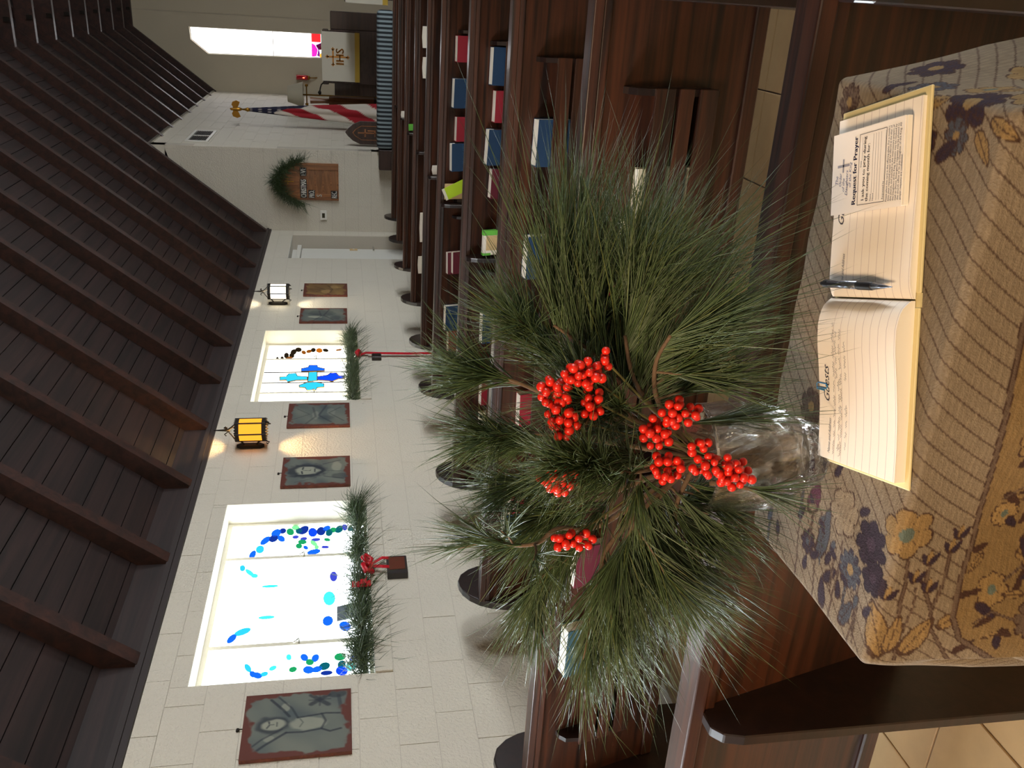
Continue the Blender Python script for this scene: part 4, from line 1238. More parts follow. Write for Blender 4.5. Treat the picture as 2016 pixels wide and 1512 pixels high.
ea = MB().tube([(0, 0, 3.26), (0, 0, 3.30), (0, 0, 3.36), (0, 0, 3.42), (0.0, -0.02, 3.46), (0.02, -0.05, 3.47)], [0.012, 0.03, 0.04, 0.03, 0.022, 0.006], 8).build('eagle_body', M_GOLD, fo, True)
for s_ in (-1, 1):
    MB().prism([(s_ * 0.015, 3.36), (s_ * 0.06, 3.33), (s_ * 0.13, 3.30), (s_ * 0.155, 3.36), (s_ * 0.13, 3.43), (s_ * 0.08, 3.45), (s_ * 0.02, 3.42)], 'y', -0.012, 0.012).build('wing', M_GOLD, ea)

# floor lamp with white shade
lo = tag(empty('floor_lamp', (-1.97, 19.0, 0)), 'floor lamp with wide pale shade beside the flag', 'lamp')
MB().lathe([(0.14, 0.0), (0.14, 0.02), (0.03, 0.05)], 20).build('base', M_GOLD, lo, True)
MB().tube([(0, 0, 0.03), (0, 0, 2.54)], 0.014, 8).build('pole', M_GOLD, lo, True)
MB().lathe([(0.245, 2.225), (0.15, 2.53)], 28, closed=False).build('shade', mat('pale_shade', lin(176, 168, 148), 0.8), lo, True)
MB().tube([(-0.18, 0, 2.16), (0.18, 0, 2.16)], 0.012, 6).build('cross_arm', M_GOLD, lo)
for s_ in (-1, 1):
    MB().lathe([(0.02, 2.13), (0.028, 2.16), (0.02, 2.19)], 12, (s_ * 0.18, 0)).build('candle_cup', M_GOLD, lo, True)

# paschal candle stand
o = tag(empty('candle_stand', (-2.03, 18.6, 0)), 'carved brown wooden candle stand behind the flag', 'stand')
MB().lathe([(0.16, 0.0), (0.16, 0.05), (0.05, 0.12), (0.05, 0.7), (0.11, 0.85)], 8).build('foot', M_BENCH, o)
MB().lathe([(0.105, 0.85), (0.105, 1.62), (0.085, 1.72)], 8).build('carved_body', M_OAK, o)
MB().lathe([(0.05, 1.72), (0.045, 1.8), (0.06, 2.08)], 8).build('stem', M_OAK, o)

# pulpit with white fall, microphone
M_PULP = wood('pulpit_wood', lin(48, 32, 30), lin(74, 54, 50), (4, 4, 18), 0.5, 0.1)
po = tag(empty('pulpit', (-0.97, 17.5, 0)), 'dark brown wooden pulpit behind the striped cushion', 'pulpit')
MB().box(-0.62, 0.30, -0.05, 0.5, 0, 1.66).build('front_body', M_PULP, po, bevel=0.008)
MB().box(0.30, 0.60, 0.1, 0.6, 0, 1.66).build('side_wing', M_BENCH, po, bevel=0.008)
MB().box(-0.84, -0.62, 0.05, 0.5, 0, 1.60).build('side_wing', M_BENCH, po, bevel=0.008)
MB().box(-0.62, 0.30, -0.30, 0.2, 1.70, 1.80).build('book_desk', M_BENCH, po, bevel=0.008)
MB().box(-0.60, 0.28, -0.25, 0.1, 1.64, 1.71).build('desk_moulding', M_PULP, po)
co = tag(empty('pulpit_fall', (-1.11, 17.17, 1.81)), 'white pulpit fall with gold monogram cross and yellow fringe', 'cloth')
M_FALL = mat('white_damask', lin(206, 200, 184), 0.7)
MB().box(-0.415, 0.415, -0.012, 0.0, -0.58, 0.0).build('cloth', M_FALL, co)
MB().box(-0.415, 0.415, 0.0, 0.30, -0.004, 0.004).build('cloth_top', M_FALL, co)
MB().box(-0.418, 0.418, -0.014, 0.002, -0.66, -0.575).build('fringe', mat('gold_fringe', lin(196, 162, 58), 0.6), co)
M_MONO = mat('gold_embroidery', lin(190, 130, 60), 0.4, 0.5)
m_ = MB()
m_.box(-0.012, 0.012, -0.02, -0.012, -0.45, -0.09)
m_.box(-0.13, 0.13, -0.02, -0.012, -0.205, -0.18)
for x, z in ((0, -0.09), (0, -0.45), (-0.13, -0.19), (0.13, -0.19)):
    m_.box(x - 0.03, x + 0.03, -0.02, -0.012, z - 0.01, z + 0.01)
    m_.box(x - 0.01, x + 0.01, -0.02, -0.012, z - 0.03, z + 0.03)
m_.build('monogram_cross', M_MONO, co)
vs, fs = text_mesh('IHS', 0.20, 0, 'CENTER')
MB().add(*bolden([(x, -0.021, -0.38 + y) for x, y, z in vs], fs, 0.008)).build('monogram_letters', M_MONO, co)
o = tag(empty('microphone', (-1.56, 17.25, 1.72)), 'thin black gooseneck microphone on the pulpit edge', 'microphone')
MB().tube([(0.02, 0, 0), (-0.0, 0, 0.07), (-0.04, 0, 0.115), (-0.10, 0, 0.135), (-0.16, 0, 0.145)], 0.012, 8).build('gooseneck', M_BLACK, o, True)
MB().tube([(-0.15, 0, 0.145), (-0.18, 0, 0.15), (-0.215, 0, 0.14)], [0.02, 0.032, 0.02], 10).build('head', M_BLACK, o, True)

# red sanctuary lamp on its bracket
o = tag(empty('sanctuary_lamp', (-1.90, YA, 2.2)), 'red glass sanctuary lamp on the altar wall', 'lamp')
MB().lathe([(0.045, 0.02), (0.058, 0.06), (0.058, 0.28), (0.052, 0.28)], 18, (0, -0.12)).build('red_glass', mat('ruby_glass', lin(176, 20, 34), 0.15, coat=0.5), o, True)
MB().lathe([(0.02, -0.03), (0.05, 0.0), (0.05, 0.02)], 14, (0, -0.12)).build('holder', M_GOLD, o, True)
MB().tube([(0, -0.12, -0.02), (0, -0.10, -0.10), (0, -0.03, -0.16), (0, 0, -0.18)], 0.012, 8).build('bracket', M_GOLD, o, True)
MB().tube([(0, -0.178, 0.10), (0, -0.18, 0.14)], [0.012, 0.005], 8).build('flame_glow', emit('candle_flame', lin(255, 90, 60), 2.0), o, True)

# second white hanging and desk at the edge of the picture
o = tag(empty('lectern', (0.12, 15.9, 0)), 'dark lectern at the frame edge under a second white hanging', 'lectern')
MB().box(-0.24, 0.35, 0.05, 0.5, 0, 1.36).build('body', M_BENCH, o, bevel=0.008)
MB().box(-0.30, 0.40, -0.05, 0.5, 1.36, 1.41).build('top', M_BENCH, o, bevel=0.008)
o = tag(empty('lectern_fall', (0.16, 15.83, 1.40)), 'white hanging with yellow fringe cut by the frame edge', 'cloth')
MB().box(-0.35, 0.25, -0.012, 0.0, -0.60, 0.0).build('cloth', M_FALL, o)
MB().box(-0.353, 0.253, -0.014, 0.002, -0.68, -0.595).build('fringe', bpy.data.materials['gold_fringe'], o)
# ================================================================== the table behind the last pew
TX0, TX1, TY0, TY1, TZ = -0.713, -0.076, 0.783, 1.086, 0.876
t_o = tag(empty('side_table', (TX0, TY0, 0)), 'small table hidden under the woven cloth', 'table')
TW, TD = TX1 - TX0, TY1 - TY0
MB().box(0, TW, 0, TD, TZ - 0.025, TZ).build('table_top', M_PEWD, t_o, bevel=0.004)
for x in (0.03, TW - 0.07):
    for y in (0.03, TD - 0.07):
        MB().box(x, x + 0.04, y, y + 0.04, FLOOR, TZ - 0.025).build('leg', M_PEWD, t_o)

# woven tapestry cloth -------------------------------------------------------
W_, Dp, DROP = TW + 0.004, TD + 0.004, 0.34
au = np.linspace(-0.27, W_ + 0.31, 560)
bv = np.linspace(-0.20, Dp + DROP, 420)
A, B = np.meshgrid(au, bv)
hx = np.where(A > W_, A - W_, np.where(A < 0, -A, 0.0))
hy = np.where(B > Dp, B - Dp, np.where(B < 0, -B, 0.0))
sx = np.where(A > W_, 1.0, -1.0)
sy = np.where(B > Dp, -1.0, 1.0)          # toward the viewer is -y
h = np.hypot(hx, hy) + 1e-9
R = 0.012
arc = math.pi * R / 2
out = np.where(h < arc, R * np.sin(np.minimum(h, arc) / R), R)
dwn = np.where(h < arc, R * (1 - np.cos(np.minimum(h, arc) / R)), R + (h - arc))
ux, uy = hx / h, hy / h
flare_x = np.where(A > W_, 0.24, 0.05)
flare_y = np.where(B > Dp, 0.025, 0.03)
fl_ = flare_x * ux ** 2 + flare_y * uy ** 2 + 0.10 * ux * uy
hang = np.maximum(h - arc, 0)
wv = 0.012 * np.sin(A * 21 + 0.8) * uy + 0.014 * np.sin(B * 26) * ux
out = out + hang * fl_ + wv * np.minimum(1, hang / 0.15)
X = TX0 - 0.002 + np.clip(A, 0, W_) + sx * ux * out
Y = TY1 + 0.002 - np.clip(B, 0, Dp) + sy * uy * out
Z = TZ + 0.0035 - dwn + 0.0010 * np.sin(A * 60 + B * 30) * np.exp(-hang * 40)

base = np.array(lin(118, 104, 86)[:3])
gold = np.array(lin(126, 102, 66)[:3])
brown = np.array(lin(58, 38, 30)[:3])
plum = np.array(lin(46, 34, 44)[:3])
slate = np.array(lin(66, 67, 74)[:3])
greyb = np.array(lin(88, 72, 60)[:3])
teal = np.array(lin(82, 92, 84)[:3])
thread = 0.88 + 0.24 * (np.sin(B * 2 * math.pi / 0.0074) > 0.1) * vnoise(A * 160, B * 240, 2) + 0.10 * (vnoise(A * 300, B * 90, 4) - 0.5)
C = base[None, None] * thread[..., None] * (0.9 + 0.2 * vnoise(A * 9, B * 9, 6))[..., None]


def put(mask, col, al=1.0):
    global C
    a_ = (mask.astype(float) * al)[..., None]
    C = C * (1 - a_) + col * thread[..., None] * a_


ph = (A * 0.83 + B * 0.55 + 0.0016 * np.sin(B * 40)) / 0.0185
dl = np.abs(ph - np.round(ph)) * 0.0185
put(dl < 0.0010, brown, 0.75)


def bloom(ca, cb, rr, npet, fill, rot=0.0, centre=teal, outline=brown, dots=False):
    dx, dy = A - ca, B - cb
    rad_ = np.hypot(dx, dy)
    an = np.arctan2(dy, dx) + rot
    rp = rr * (0.70 + 0.30 * np.abs(np.cos(npet / 2 * an)) ** 0.6) * (1 + 0.12 * (vnoise(A * 90, B * 90, int(ca * 999)) - 0.5))
    put(rad_ < rp, fill)
    if dots:
        put((rad_ < rp) & (vnoise(A * 420, B * 420, 8) > 0.62), outline, 0.8)
    put(np.abs(rad_ - rp) < 0.0011, outline)
    put((np.abs(np.cos(npet / 2 * an)) < 0.05) & (rad_ < rp), outline, 0.8)
    put(rad_ < rr * 0.28, centre)


def stalk(pts, w=0.0028, col=greyb):
    d = poly_dist(A, B, pts) + 0.0008 * (vnoise(A * 300, B * 300, 3) - 0.5)
    put(d < w, col)
    put((d > w * 0.55) & (d < w), brown, 0.8)


def leafy(ca, cb, la, wa_, ang, fill, vein=True):
    dx, dy = A - ca, B - cb
    u = dx * math.cos(ang) + dy * math.sin(ang)
    v = -dx * math.sin(ang) + dy * math.cos(ang)
    q = (u / la) ** 2 + (v / (wa_ * (1 - 0.35 * u / la))) ** 2 + 0.35 * (vnoise(A * 130, B * 130, int(cb * 999)) - 0.5)
    put(q < 1, fill)
    put((q > 0.74) & (q < 1.05), brown, 0.9)
    if vein:
        put((np.abs(v) < 0.0008) & (q < 1), brown, 0.8)
        put((q < 0.9) & (np.abs(np.sin((u + np.abs(v) * 0.8) * 420)) < 0.12), brown, 0.6)


# border of flowers growing in from the left hem
stalk([(0.143, 0.335), (0.109, 0.34), (0.085, 0.34), (0.0, 0.352)])
stalk([(0.150, 0.391), (0.11, 0.389), (0.074, 0.381), (0.049, 0.386), (0.013, 0.412), (-0.012, 0.431)])
stalk([(0.133, 0.367), (0.105, 0.366), (0.074, 0.381)])
stalk([(0.105, 0.355), (0.08, 0.358), (0.032, 0.35)], 0.002)
stalk([(0.085, 0.273), (0.019, 0.278), (-0.03, 0.28)], 0.0022)
stalk([(0.110, 0.224), (0.02, 0.229), (-0.03, 0.23)], 0.0022)
stalk([(0.115, 0.165), (0.005, 0.183), (-0.03, 0.185)], 0.0022)
stalk([(0.13, 0.11), (0.02, 0.13), (-0.03, 0.135)], 0.0022)
bloom(0.180, 0.326, 0.034, 6, gold, 0.3)
bloom(0.140, 0.276, 0.030, 7, plum, 0.1, plum * 1.6, plum * 0.7, True)
bloom(0.105, 0.296, 0.022, 6, plum, 0.7, plum * 1.6, plum * 0.7, True)
bloom(0.086, 0.250, 0.026, 10, slate, 0.2, gold, plum, True)
bloom(0.145, 0.212, 0.032, 6, base * 1.15, 0.9, base)
leafy(0.095, 0.180, 0.040, 0.013, 0.05, slate, False)
leafy(0.125, 0.142, 0.026, 0.014, 0.3, np.array(lin(72, 36, 48)[:3]), False)
bloom(0.062, 0.150, 0.018, 8, plum, 0.2, slate, brown, True)
bloom(0.235, 0.086, 0.026, 7, greyb * 0.8, 0.5, gold, brown, True)
bloom(0.150, 0.085, 0.022, 6, base * 1.1, 0.2, slate)
leafy(0.045, 0.318, 0.042, 0.016, -0.35, gold)
leafy(0.040, 0.342, 0.030, 0.010, 0.1, gold)
leafy(0.036, 0.372, 0.030, 0.014, 0.5, gold)
leafy(0.062, 0.410, 0.022, 0.009, 0.9, gold)
leafy(0.028, 0.262, 0.022, 0.010, 0.3, slate)
leafy(0.018, 0.205, 0.022, 0.009, -0.3, plum, False)
leafy(0.050, 0.212, 0.018, 0.008, 0.6, plum, False)
for (ca, cb) in ((0.150, 0.391), (0.136, 0.365), (0.112, 0.352), (0.098, 0.372), (0.088, 0.322), (0.168, 0.398)):
    for da in (-0.6, 0.0, 0.6):
        leafy(ca + 0.011 * math.cos(da), cb + 0.011 * math.sin(da), 0.010, 0.0042, da, plum if da else gold, False)
for (ca, cb, da) in ((0.060, 0.300, 0.5), (0.07, 0.200, 0.2), (0.045, 0.235, -0.4), (0.055, 0.172, 0.8), (0.03, 0.152, 0.1), (0.09, 0.12, 0.4), (0.17, 0.25, 0.9), (0.19, 0.18, 0.4), (0.17, 0.12, -0.3)):
    leafy(ca, cb, 0.013, 0.006, da, plum, False)
for i in range(16):
    ca, cb = 0.012 + 0.12 * ((i * 0.618) % 1), 0.02 + 0.27 * ((i * 0.377 + 0.2) % 1)
    stalk([(ca + 0.03, cb - 0.004), (ca, cb), (ca - 0.03, cb + 0.006)], 0.0014, slate if i % 2 else greyb)
    leafy(ca + 0.02, cb - 0.008, 0.011, 0.005, -0.5 + i, (plum, slate, base)[i % 3], i % 3 == 2)
# border on the right
for (ca, cb, rr, col, n_) in ((0.652, 0.250, 0.034, plum, 7), (0.690, 0.300, 0.030, gold, 6), (0.615, 0.245, 0.020, slate, 8), (0.604, 0.200, 0.014, plum, 5), (0.625, 0.03, 0.022, greyb, 8), (0.675, 0.15, 0.026, slate, 7), (0.70, 0.21, 0.026, gold, 6),
                              (0.72, 0.08, 0.03, plum, 7), (0.73, 0.36, 0.03, slate, 7), (0.67, 0.40, 0.026, plum, 6), (0.78, 0.28, 0.03, plum, 7), (0.79, 0.16, 0.03, gold, 6)):
    bloom(ca, cb, rr, n_, col, ca * 9, gold if col is not gold else teal, brown, col is not gold)
for (ca, cb, da) in ((0.60, 0.235, 0.9), (0.645, 0.20, 1.2), (0.66, 0.105, 0.4), (0.61, 0.29, 2.4), (0.63, 0.31, 2.0), (0.60, 0.06, 1.0), (0.65, 0.33, 2.6), (0.70, 0.25, 1.4)):
    leafy(ca, cb, 0.020, 0.008, da, gold if da > 1 else plum)
# medallion on the front fall
med = [(-0.20, 0.72), (-0.056, 0.554), (0.005, 0.471), (0.033, 0.427), (0.065, 0.411), (0.11, 0.411), (0.167, 0.418), (0.236, 0.411), (0.308, 0.401), (0.364, 0.396), (0.434, 0.394), (0.52, 0.40), (0.60, 0.425), (0.65, 0.48), (0.8, 0.70)]
fm = np.interp(A, [p[0] for p in med], [p[1] for p in med])
ins_ = B > fm
put(ins_, gold * 0.80, 0.92)
for (ca, cb, rr, n_, col) in ((0.10, 0.455, 0.022, 8, gold), (0.20, 0.45, 0.018, 12, gold * 1.1), (0.30, 0.45, 0.024, 7, gold), (0.40, 0.44, 0.02, 6, gold * 1.1), (0.15, 0.51, 0.028, 7, gold * 0.9), (0.26, 0.52, 0.026, 8, slate), (0.37, 0.51, 0.028, 7, gold), (0.47, 0.46, 0.022, 8, slate), (0.06, 0.52, 0.03, 9, greyb), (0.5, 0.53, 0.03, 7, gold), (0.57, 0.49, 0.024, 7, gold)):
    bloom(ca, cb, rr, n_, col, cb * 7, teal)
rl = random.Random(5)
for i in range(70):
    ca, cb = rl.uniform(0.02, 0.62), rl.uniform(0.425, 0.52)
    leafy(ca, cb, rl.uniform(0.010, 0.020), rl.uniform(0.004, 0.0065), rl.uniform(0, 6), (plum, brown, gold, brown)[i % 4], i % 4 == 2)
for i in range(10):
    ca, cb = 0.06 + 0.055 * i, 0.44 + 0.03 * (i % 3)
    stalk([(ca, cb + 0.05), (ca + 0.012, cb + 0.02), (ca - 0.004, cb)], 0.0018)
dm = poly_dist(A, B, med)
put(dm < 0.0034, greyb)
put(np.abs(dm - 0.0034) < 0.0007, brown)
V = np.stack([X.ravel(), Y.ravel(), Z.ravel()], axis=1)


def cloth_mat():
    m = vc_mat('woven_tapestry', 0.8, spec=0.15)
    nt = m.node_tree
    p = nt.nodes['Principled BSDF']
    g_ = nt.nodes.new('ShaderNodeNewGeometry')
    w_ = nt.nodes.new('ShaderNodeTexNoise')
    w_.inputs['Scale'].default_value = 420
    nt.links.new(g_.outputs['Position'], w_.inputs['Vector'])
    b_ = nt.nodes.new('ShaderNodeBump')
    b_.inputs['Distance'].default_value = 0.0012
    nt.links.new(w_.outputs['Fac'], b_.inputs['Height'])
    nt.links.new(b_.outputs['Normal'], p.inputs['Normal'])
    return m


cl = obj('tablecloth', np_mesh('tablecloth', V, grid_quads(560, 420)[:, ::-1], None, cloth_mat(), True, np.clip(C, 0, 1).reshape(-1, 3)))
tag(cl, 'woven tapestry tablecloth with flowers and thin diagonal lines', 'tablecloth')
TOPZ = TZ + 0.0042

# ------------------------------------------------------------------ guest book
ANG = math.radians(17.0)
gb = tag(empty('guest_book', (-0.297, 0.912, TOPZ), ANG), 'open cream guest book with ruled pages on the woven cloth', 'book')
M_COVER = mat('cream_cover', lin(206, 190, 140), 0.5)
LW, RW_, HD = 0.212, 0.228, 0.086


def zl(x):
    return float(np.interp(-x, [0, 0.004, 0.012, 0.030, 0.055, 0.090, 0.130, 0.165, 0.205, 0.22], [0.007, 0.013, 0.0205, 0.0255, 0.0255, 0.0215, 0.0180, 0.0168, 0.0172, 0.0172]))


def zr_(x):
    return float(np.interp(x, [0, 0.006, 0.02, 0.06, 0.12, 0.19, 0.23], [0.006, 0.0095, 0.0125, 0.0118, 0.0100, 0.0085, 0.0082]))


MB().box(-LW, -0.008, -HD, HD, 0.0, 0.0035).build('cover_board', M_COVER, gb, bevel=0.001)
MB().box(0.008, RW_, -HD, HD, 0.0, 0.0035).build('cover_board', M_COVER, gb, bevel=0.001)
MB().box(-0.008, 0.008, -HD, HD, 0.0, 0.0022).build('spine', M_COVER, gb)


def page_mat():
    m, nt, p = new_mat('ruled_page')
    g_ = nt.nodes.new('ShaderNodeTexCoord')
    sp_ = nt.nodes.new('ShaderNodeSeparateXYZ')
    nt.links.new(g_.outputs['Object'], sp_.inputs[0])
    a_ = nt.nodes.new('ShaderNodeMath')
    a_.operation = 'MULTIPLY'
    a_.inputs[1].default_value = 1 / 0.0155
    nt.links.new(sp_.outputs[1], a_.inputs[0])
    b_ = nt.nodes.new('ShaderNodeMath')
    b_.operation = 'FRACT'
    nt.links.new(a_.outputs[0], b_.inputs[0])
    c_ = nt.nodes.new('ShaderNodeMath')
    c_.operation = 'LESS_THAN'
    c_.inputs[1].default_value = 0.055
    nt.links.new(b_.outputs[0], c_.inputs[0])
    d_2 = nt.nodes.new('ShaderNodeMath')
    d_2.operation = 'LESS_THAN'
    d_2.inputs[1].default_value = 0.052
    nt.links.new(sp_.outputs[1], d_2.inputs[0])
    e_ = nt.nodes.new('ShaderNodeMath')
    e_.operation = 'MULTIPLY'
    nt.links.new(c_.outputs[0], e_.inputs[0])
    nt.links.new(d_2.outputs[0], e_.inputs[1])
    mx = nt.nodes.new('ShaderNodeMix')
    mx.data_type = 'RGBA'
    mx.inputs[6].default_value = lin(238, 228, 216)
    mx.inputs[7].default_value = lin(196, 180, 176)
    nt.links.new(e_.outputs[0], mx.inputs[0])
    nt.links.new(mx.outputs[2], p.inputs['Base Color'])
    p.inputs['Roughness'].default_value = 0.7
    return m


M_PAGE = page_mat()


def page_block(xs, zf, name_top):
    ed = 0.0045
    ys = (-HD + 0.007, HD - 0.003)
    m_ = MB()
    n = len(xs)
    lo = [0.0036] * n
    vs = [(x, y, z) for y in ys for x, z in list(zip(xs, lo)) + [(x, zf(x) - 0.0012) for x in xs]]
    fs = []
    for j in range(2):
        b_ = j * 2 * n
        for i in range(n - 1):
            fs.append((b_ + i, b_ + i + 1, b_ + n + i + 1, b_ + n + i))
    for i in range(n - 1):
        fs.append((n + i, n + i + 1, 3 * n + i + 1, 3 * n + i))
        fs.append((i, 2 * n + i, 2 * n + i + 1, i + 1))
    for i in (0, n - 1):
        fs.append((i, n + i, 3 * n + i, 2 * n + i))
    m_.add(vs, fs).build('page_block', M_PAGES, gb)
    # the open sheet on top, drawn back a little from the stack at the hinge
    t_ = MB()
    ex = 0.004 if xs[0] < xs[-1] and xs[0] >= 0 else 0.0
    vs, fs = [], []
    for x in xs:
        vs += [(x, ys[0] - 0.0005, zf(x)), (x, ys[1] + 0.0015, zf(x))]
    for i in range(n - 1):
        fs.append((i * 2, i * 2 + 1, i * 2 + 3, i * 2 + 2))
    k0 = len(vs)
    for x in xs:
        vs += [(x, ys[0] - 0.0005, zf(x)), (x, ys[1] + 0.0015, zf(x)), (x, ys[0] - 0.0005, zf(x) - 0.0008), (x, ys[1] + 0.0015, zf(x) - 0.0008)]
    for i in range(n - 1):
        b_ = k0 + i * 4
        fs += [(b_, b_ + 4, b_ + 6, b_ + 2), (b_ + 1, b_ + 3, b_ + 7, b_ + 5)]
    t_.add(vs, fs).build(name_top, M_PAGE, gb, True)


page_block([-0.001, -0.003, -0.006, -0.010, -0.016, -0.024, -0.034, -0.046, -0.06, -0.075, -0.09, -0.105, -0.12, -0.135, -0.15, -0.165, -0.18, -0.204], zl, 'open_page')
page_block([0.001, 0.004, 0.009, 0.015, 0.025, 0.04, 0.06, 0.09, 0.12, 0.15, 0.18, 0.205, 0.218], zr_, 'open_page')


def print_on(body, x, y, size, zf, m, nm, shear=0.0, width=None, bold=0.0, parent=gb, lift=0.0005, align='LEFT'):
    vs, fs = text_mesh(body, size, shear, align)
    if width:
        xs = [v[0] for v in vs]
        k = width / (max(xs) - min(xs))
        vs = [((v[0] - min(xs)) * k, v[1], 0) for v in vs]
    if bold:
        vs, fs = bolden(list(vs), list(fs), bold)
    return MB().add([(x + v[0], y + v[1], zf(x + v[0]) + lift) for v in vs], fs).build(nm, m, parent)


print_on('Guests', -0.130, 0.060, 0.019, zl, M_INK, 'printed_heading', 0.5, 0.046)
print_on('Name and Address', -0.196, 0.056, 0.008, zl, M_PENCIL, 'printed_heading', 0.5, 0.045)
print_on('Guests', 0.090, 0.060, 0.019, zr_, M_INK, 'printed_heading', 0.5, 0.046)
print_on('Name and Address', 0.014, 0.052, 0.008, zr_, M_PENCIL, 'printed_heading', 0.5, 0.040)


def scribble(x0, x1, y, seed, nm='handwriting'):
    rr = random.Random(seed)
    m_ = MB()
    x = x0
    while x < x1:
        ln = rr.uniform(0.008, 0.02)
        pts = []
        k = 0
        while k * 0.0011 < ln and x + k * 0.0011 < x1:
            xx = x + k * 0.0011
            yy = y + 0.0018 + 0.0016 * math.sin(k * 2.3 + rr.random() * 1.2) + (0.0024 if rr.random() < 0.12 else 0)
            pts.append((xx, yy, zl(xx) + 0.0006))
            k += 1
        if len(pts) > 2:
            m_.tube(pts, 0.00022, 3)
        x += ln + 0.004
    return m_.build(nm, M_PENCIL, gb)


for i, (a, b) in enumerate(((-0.196, -0.03), (-0.190, -0.10), (-0.196, -0.035), (-0.186, -0.13), (-0.10, -0.05))):
    scribble(a, b, (0.0465, 0.0355, 0.031, 0.0200, 0.0200)[i], i)
scribble(-0.10, -0.04, 0.0400, 12)

# paper clip
pc = tag(empty('paper_clip', (-0.297, 0.912, TOPZ), ANG), 'blue paper clip on the top edge of the left page', 'clip')
xcl = -0.112
zz = zl(xcl) + 0.0012
MB().tube([(xcl - 0.003, 0.088, zz), (xcl - 0.003, 0.066, zz), (xcl, 0.063, zz), (xcl + 0.003, 0.066, zz), (xcl + 0.003, 0.086, zz), (xcl + 0.001, 0.089, zz), (xcl - 0.0055, 0.089, zz - 0.001), (xcl - 0.0055, 0.07, zz)], 0.0007, 6).build('wire', mat('blue_wire', lin(40, 120, 170), 0.3), pc, True)

# pen in the gutter
pen = tag(empty('ballpoint_pen', (-0.286, 0.930, TOPZ + 0.020)), 'silver and black ballpoint pen lying in the book gutter', 'pen')
d_pen = Vector((0.040, -0.143, 0)).normalized()
pen.rotation_euler = (0, 0, math.atan2(d_pen.y, d_pen.x))
ax = lambda pts, rad, nm, mm: MB().tube([(p, 0, 0) for p in pts], rad, 14).build(nm, mm, pen, True)
M_SILV = mat('brushed_silver', lin(150, 156, 170), 0.25, 0.9)
M_RUB = mat('black_grip', lin(22, 22, 26), 0.45)
ax([-0.076, -0.068], [0.0024, 0.0030], 'push_button', M_SILV)
ax([-0.068, -0.066, -0.058, -0.057], [0.0048, 0.0052, 0.0052, 0.0050], 'top_collar', M_RUB)
ax([-0.057, 0.006], [0.0050, 0.0050], 'barrel', M_SILV)
ax([0.006, 0.008, 0.036, 0.038], [0.0050, 0.0056, 0.0052, 0.0048], 'grip', M_RUB)
ax([0.038, 0.058, 0.066, 0.074], [0.0047, 0.0024, 0.0011, 0.0006], 'tip', M_SILV)
MB().box(-0.064, -0.022, -0.0016, 0.0016, 0.0062, 0.0074).box(-0.066, -0.060, -0.0016, 0.0016, 0.003, 0.0072).build('clip', M_RUB, pen)

# prayer request cards
CW, CH = 0.096, 0.147
cz0, cz1 = TOPZ + 0.0128, TOPZ + 0.0190
pr = tag(empty('prayer_card_pad', (-0.154, 0.9595, cz0), math.radians(17.2)), 'pad of white prayer request cards on the right page', 'card')
M_CARD = mat('white_card', lin(242, 232, 222), 0.7)
MB().box(-CW / 2, CW / 2, -CH / 2, CH / 2, 0.0, 0.0055).build('card_stack', M_PAGES, pr, bevel=0.0003)
MB().box(-CW / 2 - 0.0008, CW / 2 + 0.0004, -CH / 2 + 0.004, CH / 2 + 0.0006, 0.0056, 0.0062).build('top_card', M_CARD, pr)
zc_ = lambda x: 0.0063


def pc_text(body, x, y, width, size, bold=0.0, m=M_INK, shear=0.0, nm='printed_text'):
    return print_on(body, x, y, size, zc_, m, nm, shear, width, bold, pr, 0.0002)


M_BLUEINK2 = mat('blue_print', lin(62, 74, 120), 0.8)
pc_text('The', -0.012, 0.0600, 0.010, 0.0085, 0.0, M_BLUEINK2, 0.3)
pc_text('Order', -0.015, 0.0525, 0.016, 0.0075, 0.0, M_BLUEINK2, 0.3)
pc_text('of the', -0.022, 0.0455, 0.016, 0.0070, 0.0, M_BLUEINK2, 0.3)
pc_text('Daughters', -0.027, 0.0385, 0.030, 0.0075, 0.0, M_BLUEINK2, 0.3)
pc_text('of the King', -0.018, 0.0315, 0.030, 0.0070, 0.0, M_BLUEINK2, 0.3)
m_ = MB()
for (x0, x1, y0, y1) in ((0.0075, 0.0105, 0.036, 0.062), (0.001, 0.017, 0.048, 0.051)):
    m_.box(x0, x1, y0, y1, 0.00635, 0.00645)
m_.build('printed_cross', mat('grey_print', lin(150, 148, 158), 0.8), pr)
pc_text('Request for Prayer', -0.0395, 0.0205, 0.079, 0.0115, 0.0007, mat('dark_blue_print', lin(34, 36, 72), 0.8))
m_ = MB()
bx0, bx1, by0, by1, lw = -0.041, 0.041, -0.037, 0.0165, 0.0005
for (a, b, c, d) in ((bx0, bx1, by0, by0 + lw), (bx0, bx1, by1 - lw, by1), (bx0, bx0 + lw, by0, by1), (bx1 - lw, bx1, by0, by1)):
    m_.box(a, b, c, d, 0.0063, 0.0065)
m_.build('printed_border', M_INK, pr)
pc_text('Date', 0.003, 0.0105, 0.007, 0.0042)
pc_text('I ask you to pray during', -0.036, 0.0030, 0.073, 0.0080, 0.0002)
pc_text('the coming month for:', -0.038, -0.0050, 0.066, 0.0080, 0.0002)
pc_text('Name', -0.038, -0.0115, 0.008, 0.0042)
pc_text('Need', -0.038, -0.0165, 0.008, 0.0042)
pc_text('Requested by', -0.038, -0.0355, 0.020, 0.0045)
m_ = MB()
for (a, b, y) in ((0.011, 0.037, 0.0100), (-0.029, 0.038, -0.0118), (-0.029, 0.038, -0.0168), (-0.038, 0.038, -0.0218), (-0.038, 0.038, -0.0268), (-0.017, 0.038, -0.0357)):
    m_.box(a, b, y, y + 0.0004, 0.0063, 0.0064)
m_.build('printed_rules', M_PENCIL, pr)
